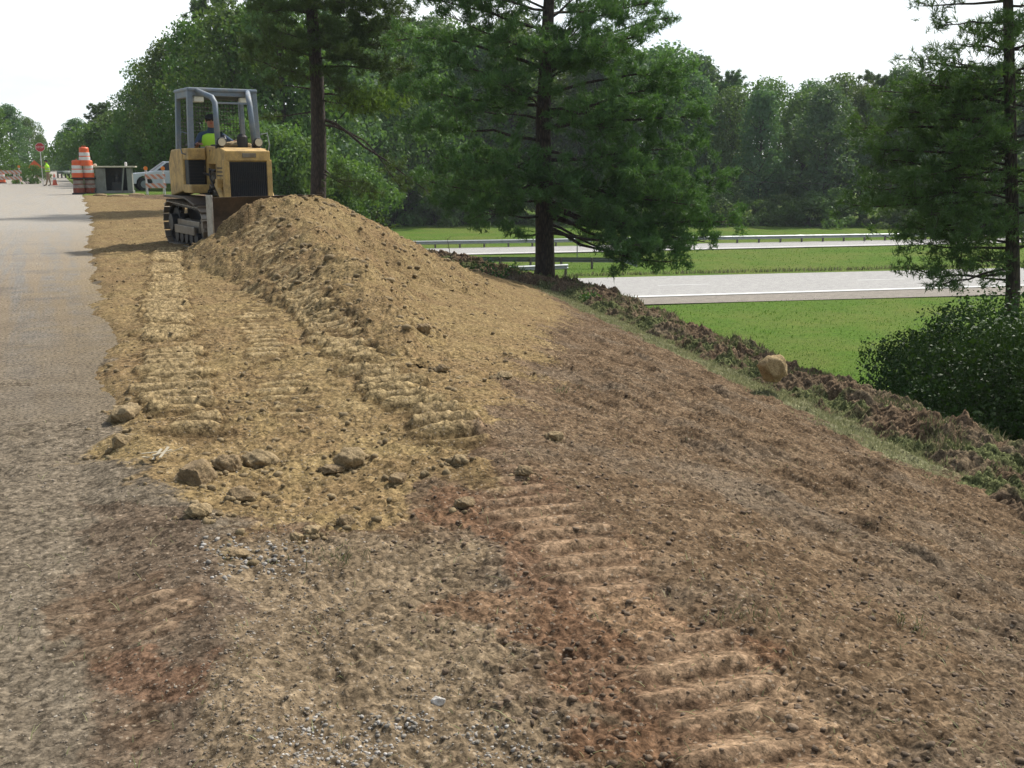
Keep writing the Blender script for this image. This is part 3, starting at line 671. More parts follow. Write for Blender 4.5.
s = .004 + .022 * g.random(len(q)) ** 3
tag(scatter('dirt_crumbs', np.stack([q[:, 0], q[:, 1], ground_z(q[:, 0], q[:, 1]) + s * .1], 1), s, M['sandclod'], 1, .75, 78), 'tan crumbs broken off round the large clods', 'dirt crumbs', kind='stuff')
# scrap of torn paper
p = hit(157, 460); mb = MB()
for k in range(7):
    a = random.uniform(-.5, .5); q = p + Vector((random.uniform(-.09, .09), random.uniform(-.03, .03), .012 + k * .004))
    mb.bar(q - Vector((.05 * math.cos(a * 3), .05 * math.sin(a * 3), -.01 * k % .03)), q + Vector((.05 * math.cos(a * 3), .05 * math.sin(a * 3), .02)), .014, .003)
tag(mb.build('paper_scrap', M['scrap']), 'crumpled pale scrap of torn material left of the largest clod', 'litter')

# ------------------------------------------------------------------ grass
def blades(name, P, h, wd, mat, seed, lean=.5, parent=None):
    """P (n,3) roots, h (n) heights"""
    g = np.random.default_rng(seed); n = len(P); a = g.uniform(0, 2 * math.pi, n); la = g.uniform(0, 2 * math.pi, n); l = g.uniform(.1, 1, n) * lean
    dx, dy = np.cos(a) * wd / 2, np.sin(a) * wd / 2; tip = np.stack([np.cos(la) * l * h, np.sin(la) * l * h, h], 1); mid = tip * np.array([.35, .35, .6])
    z0 = np.zeros(n); D = np.stack([dx, dy, z0], 1)
    V = np.stack([P - D, P + D, P + mid + D * .8, P + tip, P + mid - D * .8], 1).reshape(-1, 3)
    i = np.arange(n)[:, None] * 5
    return npmesh(name, V, np.concatenate([i + np.array([[0, 1, 2, 4]]), ]), mat, parent) if False else npmesh(name, V, np.concatenate([i + np.array([[0, 1, 2]]), i + np.array([[0, 2, 4]]), i + np.array([[4, 2, 3]])]), mat, parent)
def grassmat(name, stops):
    m, nt, out = newmat(name); g = N(nt, 'ShaderNodeNewGeometry'); f = noise(nt, g.outputs['Position'], .8, 3, .6)
    r = mth(nt, 'ADD', mth(nt, 'MULTIPLY', g.outputs['Random Per Island'], .5), mth(nt, 'MULTIPLY', f, .5)); c = ramp(nt, r, stops)
    d = N(nt, 'ShaderNodeBsdfDiffuse'); t = N(nt, 'ShaderNodeBsdfTranslucent'); ms = N(nt, 'ShaderNodeMixShader', i_0=.35)
    nt.links.new(c, d.inputs[0]); nt.links.new(c, t.inputs[0]); nt.links.new(d.outputs[0], ms.inputs[1]); nt.links.new(t.outputs[0], ms.inputs[2]); nt.links.new(ms.outputs[0], out.inputs['Surface']); return m
M['grass'] = grassmat('grass_blades', [(.2, (.065, .14, .014)), (.6, (.10, .195, .022)), (.9, (.15, .23, .035))])
M['drygrass'] = grassmat('dry_grass', [(.2, (.17, .18, .085)), (.6, (.30, .30, .155)), (.9, (.44, .41, .25))])
M['turfgrass'] = grassmat('turf_grass', [(.2, (.06, .08, .028)), (.5, (.14, .15, .07)), (.75, (.27, .24, .15)), (1, (.14, .09, .055))])
g = np.random.default_rng(21)
# lawn between the bank and the far trees
n = 60000; a = YAW + np.radians(g.uniform(-12, 34, n)); r = np.exp(g.uniform(math.log(13), math.log(95), n)); x, y = r * np.sin(a), r * np.cos(a)
xw = np.interp(y, wy, wx); k = (x > xw + .8)
def onroad(x, y):
    res = np.zeros(x.shape, bool)
    for (n1, f1) in ((((587, 306), (922, 297)), ((587, 277.6), (922, 269.6))), (((560, 253), (968, 244)), ((560, 243.4), (968, 236.4)))):
        a0, a1, _ = line2(*n1, LOW, (-200, 300)); b0, b1, _ = line2(*f1, LOW, (-200, 300)); res |= insidepoly(x, y, [a0[:2], a1[:2], b1[:2], b0[:2]])
    return res
k &= ~onroad(x, y); x, y, r = x[k], y[k], r[k]
z = base_z(x, y); P = np.stack([x, y, z - .01], 1)
tag(blades('grass', P, g.uniform(.03, .085, len(x)) * (1 + .5 * (fbm(x, y, 3, 3, 9) > .3)), .006 + r * .0005, M['grass'], 5, .6), 'green mown grass covering the low ground beside the highway', 'grass', kind='stuff')
# taller unmown fringe along the highway edge
fr = []
for (A, off, nn) in ((((587, 277.4), (922, 269.4)), .5, 9000), (((560, 243.2), (968, 236.2)), 1.5, 9000)):
    a0, a1, d = line2(*A, LOW, (-25, 190)); nrm = Vector((-d.y, d.x, 0)); nrm *= 1 if nrm.y > 0 else -1
    t = g.random(nn); o_ = np.abs(g.normal(0, off, nn)); q = np.outer(1 - t, a0) + np.outer(t, a1) + np.outer(o_ + .1, nrm); q[:, 2] = LOW; fr.append(q)
P = np.concatenate(fr); tag(blades('grass', P, g.uniform(.12, .32, len(P)), .05, M['turfgrass'], 6, .7), 'taller olive grass fringe along the far edge of the highway', 'grass', kind='stuff')
# pale dry grass strip at the foot of the bank + grass in the windrow
n = 120000; y = g.uniform(5, 32, n) ** 1.0; y = 5 + 27 * g.random(n) ** 1.5; x = np.interp(y, wy, wx) + g.uniform(-2.4, 1.6, n)
off_ = x - np.interp(y, wy, wx); mk = masks(x, y)['dry']; cl_ = fbm(x, y, .9, 4, 46)
pk = np.where(off_ < -.9, mk * (.4 + .6 * (cl_ > -.2)), np.where(off_ < .9, (cl_ > .2) * .55, .5)); k = g.random(n) < pk; x, y, off_ = x[k], y[k], off_[k]
Zw = WZ.ravel()
# height of the windrow under each blade: nearest grid vertex
from mathutils import kdtree
kd = kdtree.KDTree(nU * nW)
for i in range(nU * nW): kd.insert((fx[i], fy[i], 0), i)
kd.balance(); z = ground_z(x, y)
for i in np.nonzero(np.abs(off_) < 1.5)[0]:
    c_, j, d_ = kd.find((x[i], y[i], 0))
    if d_ < .12: z[i] = max(z[i], Zw[j])
r = np.hypot(x, y); dry = off_ < -.8
def bl(sel, nm, mt, lab, h0, h1, sd): return tag(blades(nm, np.stack([x, y, z - .01], 1)[sel], g.uniform(h0, h1, sel.sum()), (.004 + r[sel] * .0006), M[mt], sd, 1.1), lab, 'grass', kind='stuff')
bl(dry, 'dry_grass', 'drygrass', 'pale flattened grass strip at the foot of the brown bank', .02, .07, 8)
bl(~dry, 'turf_grass', 'turfgrass', 'wiry grass and roots sprouting from the torn-up soil ridge', .04, .13, 9)
# straw bits in the soil
x, y, r, g = scat_pts(1800, -50, 1150, 330, 900, 31, lambda x, y, g: (masks(x, y)['sand'] < .4) & (x < np.interp(y, wy, wx) - 1))
tag(blades('straw', np.stack([x, y, ground_z(x, y) + .003], 1), g.uniform(.01, .028, len(x)), .0035, M['drygrass'], 10, 3.0), 'short bits of straw and root lying on the bare soil', 'straw', kind='stuff')
# small green sprigs on bare soil
for i, (px, py, lb) in enumerate([(345, 560, 'small grey-green weed tuft just below the edge of the tan fill'), (745, 618, 'sparse bright weed sprig on the lower right of the brown bank'), (905, 628, 'thin grassy sprig near the right edge of the brown bank'), (562, 392, 'tiny green seedling on the upper bank near the heap')]):
    p = hit(px, py); n = 60; q = np.array([[p.x, p.y, p.z]] * n) + np.stack([g.normal(0, .06, n), g.normal(0, .05, n), np.zeros(n)], 1)
    tag(blades('grass_tuft', q, g.uniform(.015, .045, n), .004, M['turfgrass'], 60 + i, 1.3), lb, 'weeds', kind='stuff')
# ------------------------------------------------------------------ trees
def quads(name, C, nrm, size, mat, parent, seed, aspect=.6):
    """leaf faces: centres C, rough normals nrm, sizes"""
    g = np.random.default_rng(seed); n = len(C); nn = nrm + g.normal(0, .75, (n, 3)); nn /= np.linalg.norm(nn, axis=1, keepdims=True)
    r_ = g.normal(0, 1, (n, 3)); u = np.cross(nn, r_); u /= np.linalg.norm(u, axis=1, keepdims=True) + 1e-9; v = np.cross(nn, u)
    s = size[:, None]; bend = nn * s * .12
    V = np.stack([C - u * s * .5, C + v * s * .5 * aspect + bend, C + u * s * .5, C - v * s * .5 * aspect + bend], 1).reshape(-1, 3)
    return npmesh(name, V, np.arange(n * 4).reshape(-1, 4), mat, parent)
def needles(name, T, D, L, wd, mat, parent, seed, per=12, spread=.9):
    """needle sprays: tips T, directions D"""
    g = np.random.default_rng(seed); n = len(T); d = D[:, None, :] * .8 + g.normal(0, spread, (n, per, 3)) * .6 + np.array([0, 0, .12]); d /= np.linalg.norm(d, axis=2, keepdims=True)
    l = L * g.uniform(.6, 1.15, (n, per, 1)); side = np.cross(d, g.normal(0, 1, (n, per, 3))); side /= np.linalg.norm(side, axis=2, keepdims=True) + 1e-9
    c = T[:, None, :] - D[:, None, :] * g.uniform(0, L * .9, (n, per, 1)); 
    V = np.stack([c - side * wd * .5, c + side * wd * .5, c + d * l], 2).reshape(-1, 3)
    return npmesh(name, V, np.arange(n * per * 3).reshape(-1, 3), mat, parent)
def decid(seed, H, W, mat, nleaf=10500, leaf=.36, puffs=62, base=.12, top=1.0, name='broadleaf_tree', bushy=False, lift=0):
    """trunk with limbs; crown of leaf clusters around limb ends"""
    root = empty(name); rn = random.Random(seed); g = np.random.default_rng(seed); tr = MB()
    th = H * (.72 if not bushy else .4); lean = Vector((rn.uniform(-.06, .06) * H, rn.uniform(-.06, .06) * H, 0))
    tp = [Vector((0, 0, -.4)), Vector((0, 0, th * .33)) + lean * .2, Vector((0, 0, th * .66)) + lean * .6, Vector((0, 0, th)) + lean]
    r0 = H * .017
    if not bushy: tr.tube(tp, [r0 * 1.25, r0, r0 * .7, r0 * .3], 8)
    cs = []
    for k in range(puffs):
        f = (k + .5) / puffs; zf = base + (top - base) * f ** .85
        prof = math.sin(math.pi * min(1, max(0, (zf - base) / (1 - base))) ** .72) ** .6 if not bushy else math.sqrt(max(0, 1 - (zf * .95) ** 2))
        a = k * 2.39996 + rn.uniform(-.5, .5); rad = W * .5 * prof * (rn.uniform(.3, .98) if not bushy else rn.choice((rn.uniform(.4, 1.05), rn.uniform(.7, 1.55))))
        c = Vector((math.cos(a) * rad, math.sin(a) * rad, zf * H)) + lean * zf; r = W * (rn.uniform(.10, .21) if not bushy else rn.choice((.05, .08, .11, .17, .2)))
        cs.append((c, r))
        if k % 2 == 0 or bushy:
            s0 = tp[0].lerp(tp[3], max(.1, min(.97, (zf * H - rad * .6) / th))) if not bushy else Vector((rn.uniform(-.2, .2), rn.uniform(-.2, .2), -.1))
            mid = s0.lerp(c, .5) + Vector((0, 0, -.05 * rad)); tr.tube([s0, mid, c], [r0 * (.42 if not bushy else .5), r0 * .25, r0 * .08], 5)
    tr.build('trunk', M['bark'], root)
    w_ = np.array([r * r for c, r in cs]); w_ = w_ / w_.sum(); which = g.choice(len(cs), nleaf, p=w_)
    C0 = np.array([list(c) for c, r in cs])[which]; Rr = np.array([r for c, r in cs])[which]
    d = g.normal(0, 1, (nleaf, 3)); d[:, 2] = d[:, 2] * .75 + .15; d /= np.linalg.norm(d, axis=1, keepdims=True)
    rad = Rr * (g.uniform(.55, 1.0, nleaf) ** .6) * (1 + .35 * perlin(d[:, 0] * 2.2 + which, d[:, 1] * 2.2 + d[:, 2] * 2, seed)); C = C0 + d * rad[:, None] * np.array([1, 1, .8])
    quads('crown', C, d, leaf * (g.uniform(.55, 1.3, nleaf) if not bushy else np.exp(g.normal(0, .3, nleaf))), mat, root, seed)
    return root
def pine_from(root, seed, trunk, branches, mat, L=.21, wd=.024, per=12, dens=1.0, bark='pinebark', name2='crown', light=None):
    """trunk: [(point, radius)]; branches: [(start, end, leafy fraction, bushiness radius)] in root coordinates"""
    rn = random.Random(seed); g = np.random.default_rng(seed)
    t = MB(); t.tube([p for p, r in trunk], [r for p, r in trunk], 12); t.build('trunk', M[bark], root, smooth=True)
    bm_ = MB(); T = []; D = []
    for (s0, e, lf, rad, sag) in branches:
        s0 = Vector(s0); e = Vector(e); Lb = (e - s0).length; n = 7; pts = []
        w1 = Vector((rn.uniform(-1, 1), rn.uniform(-1, 1), rn.uniform(-.6, .6))) * Lb * .06
        for i in range(n):
            f = i / (n - 1); p = s0.lerp(e, f) + w1 * math.sin(f * math.pi) * 1.0 + Vector((0, 0, -sag * Lb * math.sin(f * math.pi))) + Vector((rn.uniform(-1, 1), rn.uniform(-1, 1), rn.uniform(-1, 1))) * .02 * Lb * (0 < i < n - 1); pts.append(p)
        r0 = .016 + .011 * Lb; bm_.tube(pts, [r0 * (1 - .8 * i / (n - 1)) for i in range(n)], 6)
        # twigs
        nt_ = int(max(5, Lb * lf * 14 * dens * (rad / .6) ** .8))
        for k in range(nt_):
            f = 1 - lf * (k + rn.random()) / nt_; i = min(n - 2, int(f * (n - 1))); p = pts[i].lerp(pts[i + 1], f * (n - 1) - i)
            ax = (pts[i + 1] - pts[i]).normalized(); dr = Vector((rn.gauss(0, 1), rn.gauss(0, 1), rn.gauss(0, .45) + .1)); dr = (dr.normalized() + ax * .55).normalized()
            tl = rad * rn.uniform(.45, 1.25) * (1.1 - .45 * abs(f - (1 - lf * .5))); q = p + dr * tl + Vector((0, 0, .08 * tl))
            bm_.tube([p, q], [.009, .004], 4, cap=False)
            m_ = max(2, int(tl / .085))
            for j in range(m_ + 3):
                dd = (dr * .5 + Vector((rn.gauss(0, .6), rn.gauss(0, .6), rn.gauss(0, .5) + .45))).normalized()
                c = q + Vector((rn.gauss(0, .09), rn.gauss(0, .09), rn.gauss(0, .06))) - dr * rn.uniform(0, .18) * tl; T.append(tuple(c)); D.append(tuple(dd))
    bm_.build('limb', M['pinebark'], root)
    T = np.array(T); D = np.array(D); needles(name2, T, D, L, wd, mat, root, seed, per); return len(T)

# central pine: trunk base seen behind the soil ridge
def loc_px(o, d): return lambda px, py, dd=0: dp(px, py, d + dd) - o
b0 = dp(545, 279, 33.5); b0.z = gz(b0.x, b0.y) - .1
C_ = empty('pine_tree', b0); at = loc_px(b0, math.hypot(b0.x, b0.y))
tag(C_, 'tall dark pine with a thick straight trunk standing alone behind the soil ridge', 'pine tree')
top = at(560, -190)
trunk = [(Vector((0, 0, -.3)), .36), (at(545, 262), .31), (at(544, 200), .27), (at(543, 120), .23), (at(547, 40), .19), (at(552, -60), .13), (top, .04)]
def trunk_at(py):
    for (p, r), (q, s) in zip(trunk[:-1], trunk[1:]):
        pass
    zt = at(545, py).z; pts = [t[0] for t in trunk]
    for p, q in zip(pts[:-1], pts[1:]):
        if p.z <= zt <= q.z: return p.lerp(q, (zt - p.z) / (q.z - p.z))
    return pts[-1]
rn = random.Random(5); br = []
def B(py, ex, ey, dd=0, lf=.6, rad=.75, sag=.0): br.append((trunk_at(py), at(ex, ey, dd), lf, rad, sag))
for a in [(215, 725, 222, 0, .55, .85, .05), (225, 672, 262, -1.2, .5, .65, .04), (232, 640, 245, -2.5, .45, .6, 0), (190, 712, 185, 1, .6, .9, .03), (180, 690, 205, -1.5, .65, .95, .03), (160, 688, 150, .5, .6, .9, 0),
          (150, 655, 175, -2, .65, .9, 0), (130, 700, 118, 0, .5, .8, 0), (120, 672, 92, 1, .55, .75, -.03), (110, 640, 110, -2, .65, .85, 0), (95, 682, 70, .5, .4, .65, -.04), (75, 668, 18, 0, .42, .6, -.05), (40, 652, 2, 1, .5, .7, -.05), (20, 610, -25, 0, .7, .8, 0),
          (80, 600, 60, -1.5, .8, .8, 0), (60, 585, 20, -1, .8, .8, 0),
          (200, 447, 205, 0, .6, .75, .02), (215, 480, 212, -1.5, .5, .7, .03), (190, 425, 180, 1, .5, .7, .02), (170, 445, 158, 0, .65, .85, 0), (150, 470, 180, -2, .7, .9, 0), (140, 420, 125, .5, .5, .8, 0), (120, 452, 108, -1, .65, .85, 0), (105, 405, 85, .5, .45, .75, 0),
          (95, 440, 60, -.5, .6, .8, -.02), (70, 398, 40, 1, .45, .65, -.03), (60, 455, 18, 0, .6, .75, -.02), (30, 420, -5, 0, .6, .7, 0), (10, 480, -30, 0, .8, .8, 0), (110, 500, 85, -2, .8, .9, 0), (55, 505, 40, -1.5, .8, .8, 0),
          (235, 505, 232, -1, .4, .5, .03), (228, 592, 240, 1.5, .4, .5, .02)]: B(*a)
for k in range(15):                                            # limbs towards and away from the viewer, and out of frame above
    py = rn.uniform(-170, 215); z = trunk_at(py); Lb = (3.2 if py > 0 else 2.6 * (1 + py / 260)) * rn.uniform(.6, 1.1) + .6; a = rn.uniform(0, 2 * math.pi)
    if py > 150 and math.cos(a + 1.2) < -.3: continue
    br.append((z, z + Vector((math.cos(a) * Lb, math.sin(a) * Lb, rn.uniform(-.3, .7))), .7, .75, 0))
for a in [(165, 560, 185, -2.2, .75, .7, 0), (175, 520, 195, -2, .7, .7, .02), (190, 590, 205, -2, .65, .65, .02), (205, 630, 225, -1.8, .6, .7, .02), (200, 655, 235, -.6, .5, .7, .03), (195, 610, 215, 1.5, .6, .7, .02), (205, 705, 242, -.8, .45, .6, .03), (212, 690, 250, .6, .4, .6, .03), (222, 640, 256, -1, .4, .5, .03), (185, 470, 196, 1.2, .6, .7, .02)]: B(*a)
n1 = pine_from(C_, 7, trunk, br, M['pine'], per=12)
# left pine (behind the dozer)
b1 = dp(318, 196, 40); b1.z = gz(b1.x, b1.y) - .1
L_ = empty('pine_tree', b1); at = loc_px(b1, math.hypot(b1.x, b1.y)); tag(L_, 'tall pine with bare lower trunk and drooping limbs right behind the bulldozer', 'pine tree')
trunk = [(Vector((0, 0, -.3)), .34), (at(318, 205), .30), (at(319, 150), .28), (at(317, 80), .25), (at(311, 0), .21), (at(305, -90), .14), (at(302, -170), .04)]
br = []
for a in [(118, 428, 192, -1, .35, .35, -.10), (125, 402, 190, 0, .3, .3, -.12), (165, 375, 192, -1, .5, .5, .1), (170, 350, 182, -1.5, .5, .5, .05), (95, 400, 100, 0, .5, .6, 0), (100, 370, 108, -1, .55, .55, 0), (70, 402, 70, 0, .5, .7, 0), (60, 365, 60, -1, .6, .7, 0),
          (40, 395, 30, 0, .55, .7, -.02), (25, 360, 15, 0, .6, .7, 0), (10, 380, -15, 0, .6, .7, 0), (112, 262, 118, 0, .3, .4, 0), (92, 268, 84, 0, .25, .3, -.02), (80, 255, 60, .5, .45, .5, 0), (55, 248, 40, 0, .5, .6, 0), (45, 275, 30, -1, .6, .6, 0), (15, 250, 0, 0, .55, .6, 0), (50, 385, 45, -1, .6, .7, 0), (20, 300, -5, -1.5, .9, .7, 0), (10, 345, 8, 1, .8, .7, 0), (35, 405, 12, 1, .5, .6, 0), (5, 270, -15, 0, .6, .6, 0),
          (85, 290, 70, -1.5, .7, .6, 0), (60, 340, 90, -1.5, .7, .6, 0), (30, 330, 40, -1.5, .8, .7, 0), (-20, 390, -40, 0, .6, .7, 0), (-30, 240, -50, 0, .6, .7, 0), (-50, 350, -80, 0, .7, .7, 0), (-60, 260, -90, 0, .7, .7, 0), (-90, 330, -120, 0, .8, .7, 0), (-100, 280, -130, 0, .8, .7, 0), (-120, 300, -180, 0, .9, .6, 0)]: B(*a)
for k in range(20):
    py = rn.uniform(-160, 60); z = trunk_at(py); Lb = rn.uniform(1.5, 3); a = rn.uniform(0, 2 * math.pi); br.append((z, z + Vector((math.cos(a) * Lb, math.sin(a) * Lb, rn.uniform(-.3, .7))), .7, .7, 0))
n2 = pine_from(L_, 8, trunk, br, M['pine'], per=12)
T_ = np.array([list(at(372 + rn.gauss(0, 17), 100 + rn.gauss(0, 6), -1.2 + rn.gauss(0, .5))) for _ in range(420)]); D_ = np.tile([0, -.2, .6], (420, 1)) + np.random.default_rng(3).normal(0, .4, (420, 3)); needles('pale_spray', T_, D_ / np.linalg.norm(D_, axis=1, keepdims=True), .2, .034, M['pinelight'], L_, 31, 9)
# right pine
b2_ = dp(1014, 330, 25); b2_.z = gz(b2_.x, b2_.y) - .1
R_ = empty('pine_tree', b2_); at = loc_px(b2_, math.hypot(b2_.x, b2_.y)); tag(R_, 'slender dark pine rising out of the bushes at the right edge of the view', 'pine tree')
trunk = [(Vector((0, 0, -.3)), .19), (at(1013, 290), .15), (at(1012, 200), .13), (at(1010, 100), .115), (at(1008, 0), .10), (at(1003, -100), .07), (at(1000, -200), .02)]
br = []
for a in [(262, 905, 268, 0, .5, .4, .03), (258, 930, 285, -.8, .5, .35, .03), (240, 915, 240, -.5, .55, .42, .02), (225, 900, 225, 0, .5, .4, 0), (210, 930, 215, -1, .7, .5, 0), (190, 862, 186, .3, .45, .42, -.02), (185, 895, 200, -.5, .6, .5, 0), (170, 880, 160, 0, .55, .5, 0), (150, 905, 180, -1, .7, .55, 0),
          (140, 858, 128, 1, .5, .45, -.03), (125, 905, 120, 0, .65, .5, 0), (110, 890, 92, .5, .55, .45, -.03), (95, 925, 85, -.5, .65, .5, 0), (80, 915, 60, .5, .5, .4, -.03), (60, 950, 45, 0, .65, .42, 0), (35, 940, 28, 0, .5, .35, -.02), (15, 918, 6, 0, .45, .3, -.02), (5, 950, -12, 0, .6, .4, 0), (-20, 925, -35, 0, .6, .4, 0),
          (250, 985, 262, -1, .7, .45, 0), (200, 970, 235, -1.5, .8, .5, 0), (160, 960, 150, -1.2, .8, .5, 0), (120, 975, 140, -1, .8, .5, 0), (70, 980, 80, -1, .8, .4, 0),
          (240, 1110, 240, 0, .6, .5, 0), (210, 1120, 190, 0, .6, .5, 0), (170, 1100, 160, -1, .6, .5, 0), (140, 1120, 120, 0, .6, .5, 0), (100, 1090, 80, 0, .6, .5, 0), (60, 1100, 30, 0, .6, .5, 0), (20, 1080, 0, 0, .6, .45, 0), (-30, 1070, -60, 0, .7, .4, 0), (-70, 960, -90, 0, .7, .4, 0), (-110, 1050, -140, 0, .7, .4, 0), (-130, 965, -170, 0, .8, .35, 0)]: B(*a)
for a in [(270, 940, 272, .4, .7, .45, 0), (255, 960, 250, -.6, .8, .5, 0), (235, 945, 232, .8, .75, .5, 0), (220, 920, 205, .8, .65, .5, 0), (205, 890, 240, .6, .5, .5, 0), (195, 940, 192, -.8, .8, .5, 0), (180, 920, 172, 1, .75, .5, 0), (165, 930, 140, .6, .7, .5, 0), (150, 870, 150, -.3, .5, .45, 0), (135, 935, 128, 1, .75, .5, 0), (115, 930, 105, .8, .7, .5, 0), (100, 900, 110, .4, .55, .45, 0), (90, 960, 92, 1, .8, .5, 0), (200, 850, 205, .2, .35, .45, 0), (130, 885, 108, -.6, .5, .45, 0), (60, 1040, 50, 0, .8, .45, 0), (110, 1050, 110, 0, .8, .5, 0), (180, 1050, 180, 0, .8, .5, 0), (230, 1050, 240, 0, .8, .5, 0)]: B(*a)
for k in range(34):
    py = rn.uniform(-150, 250); z = trunk_at(py); Lb = rn.uniform(1.0, 2.1) * (1 if py > 0 else .6); a = rn.uniform(0, 2 * math.pi); br.append((z, z + Vector((math.cos(a) * Lb, math.sin(a) * Lb, rn.uniform(-.3, .5))), .75, .5, 0))
n3 = pine_from(R_, 9, trunk, br, M['pine'], L=.17, wd=.018, per=12, dens=1.2)
print('tufts', n1, n2, n3)

# broadleaf tree kinds (prototypes stand in the treeline themselves)
def put(o, p, rz, s, lb, cat='tree', grp=None):
    o.location = p; o.rotation_euler = (0, 0, rz); o.scale = (s[0], s[0], s[1]); tag(o, lb, cat, grp)
protos = {}
def kind(key, *a, **k):
    def f():
        if key not in protos: protos[key] = decid(*a, **k); return protos[key]
        return copy_tree(protos[key])
    return f
K = [kind('a', 101, 15, 9.5, M['leaf']), kind('b', 102, 15, 8, M['leafcool'], base=.08), kind('c', 103, 15, 10.5, M['leaf'], base=.10, puffs=54), kind('d', 104, 15, 7.5, M['leafcool'], base=.1), kind('e', 105, 15, 9, M['leafbright'], base=.06)]
KS = kind('s', 120, 3.2, 5, M['leaf'], nleaf=6500, leaf=.17, puffs=34, base=.0, bushy=True, name='shrub')
def spiky(seed, H, W):
    root = empty('pine_tree'); rn2 = random.Random(seed); t = [(Vector((0, 0, -.4)), H * .014), (Vector((.1, 0, H * .5)), H * .011), (Vector((0, .1, H)), .03)]; brs = []
    for k in range(44):
        f = .35 + .63 * k / 44; a = k * 2.4 + rn2.uniform(-.4, .4); l = W * .5 * (1.1 - f) ** .45 * rn2.uniform(.55, 1.05); z = f * H; brs.append(((0, 0, z), (math.cos(a) * l, math.sin(a) * l, z + rn2.uniform(.1, 1.0)), .6, .9, 0))
    pine_from(root, seed, t, brs, M['pine'], L=.38, wd=.075, per=7, dens=.62); return root
protoP = [None]
def KP():
    if protoP[0] is None: protoP[0] = spiky(130, 17, 8); return protoP[0]
    return copy_tree(protoP[0])
ORD = ['first', 'second', 'third', 'fourth', 'fifth', 'sixth', 'seventh', 'eighth', 'ninth', 'tenth', 'eleventh', 'twelfth', 'thirteenth', 'fourteenth', 'fifteenth', 'sixteenth', 'seventeenth', 'eighteenth', 'nineteenth', 'twentieth', 'twenty-first', 'twenty-second', 'twenty-third', 'twenty-fourth', 'twenty-fifth', 'twenty-sixth', 'twenty-seventh', 'twenty-eighth', 'twenty-ninth', 'thirtieth']
KN = ['rounded green', 'narrow blue-green', 'broad spreading green', 'slim blue-green', 'lighter green']
rn = random.Random(77)
# height of the treeline along the picture (top of crowns in the photograph)
TLx = [200, 300, 340, 420, 520, 600, 660, 700, 730, 780, 830, 880, 930, 1024, 1300]; TLy = [-10, 5, 20, 20, 20, 30, 45, 68, 82, 80, 76, 72, 66, 70, 70]
def treeline(px0, px1, n, d0, d1, row, cyc, toff=0):
    for i in range(n):
        px = px0 + (px1 - px0) * (i + .5 + rn.uniform(-.25, .25)) / n; d = rn.uniform(d0, d1); base = dp(px, 220, d); base.z = LOW - .1
        ty = np.interp(px, TLx, TLy) + toff + rn.uniform(-4, 9); H = dp(px, float(ty), d).z - base.z
        kk = cyc[i % len(cyc)]; H = max(9, H)
        if kk == 'P': o = KP(); nm = 'spiky-topped pine'; hs = H / 17
        else: o = K[kk](); nm = KN[kk] + ' tree'; hs = H / 15.6
        put(o, base, rn.uniform(0, 6.28), (max(.85, hs * rn.uniform(.9, 1.1)), hs), f'{nm}, {ORD[i]} from the left in the {row} row beyond the highway', 'tree', 'trees in the woods beyond the highway')
treeline(345, 1330, 30, 122, 130, 'front', [1, 0, 3, 2, 1, 4, 0, 3, 1, 2], 8)
treeline(330, 1360, 30, 133, 145, 'back', [0, 3, 'P', 2, 1, 0, 'P', 3, 1], -3)
for i in range(26):                                            # undergrowth at the wood's edge
    px = 340 + i * 31 + rn.uniform(-8, 8); base = dp(px, 219, 118 + rn.uniform(-2, 2)); base.z = LOW - .1; s = rn.uniform(.8, 1.4)
    put(KS(), base, rn.uniform(0, 6), (s * 1.15, s), f'low dark shrub, {ORD[i]} from the left along the edge of the woods', 'shrub', 'shrubs along the edge of the woods')
# trees on the right side of the upper road, behind the dozer
RT = [(70, 132, 150, 3, 'far slim tree closing the road view, right beside the gap of sky'), (84, 118, 128, 1, 'distant blue-green tree above the stacked barrels'), (106, 104, 112, 'P', 'spiky pine whose crown pokes above the trees over the barrels'), (120, 112, 104, 0, 'rounded tree over the grey box'),
      (140, 84, 96, 1, 'blue-green tree left of the barricade lights, stepping up'), (158, 62, 90, 2, 'broad tree rising behind the barricade'), (182, 40, 84, 0, 'tall green tree just left of the dozer cab'), (205, 22, 80, 4, 'tall lighter green tree directly behind the dozer cab'),
      (236, 6, 74, 2, 'broad tall tree behind the right half of the dozer cab'), (262, 2, 78, 3, 'slim tall tree between the cab and the left pine'), (292, -12, 70, 0, 'tall tree directly behind the left pine trunk'), (322, 2, 74, 1, 'blue-green tree right of the left pine trunk'), (365, 18, 112, 2, 'broad dark tree between the two tall pines'), (222, -4, 92, 'P', 'spiky pine top behind the dozer cab'), (405, 28, 116, 0, 'rounded tree seen left of the central pine')]
for px, ty, d, kk, lb in RT:
    p = dp(px, 190, d); p.z = gz(p.x, p.y) - .1; H = dp(px, ty, d).z - p.z
    o = KP() if kk == 'P' else K[kk](); hs = H / (17 if kk == 'P' else 15.6); put(o, p, rn.uniform(0, 6), (max(.55, hs * .95), hs), lb, 'tree')
for i, (px, d) in enumerate([(112, 104), (140, 98), (165, 92), (190, 84), (235, 66), (262, 62), (288, 60), (312, 62), (335, 64), (352, 108), (372, 116), (392, 117)]):
    p = dp(px, 192, d); p.z = gz(p.x, p.y) - .2; s = rn.uniform(.9, 1.3); put(KS(), p, rn.uniform(0, 6), (s, s * 1.25), f'dense green shrub, {ORD[i]} from the left in the belt behind the dozer', 'shrub', 'shrubs behind the dozer')
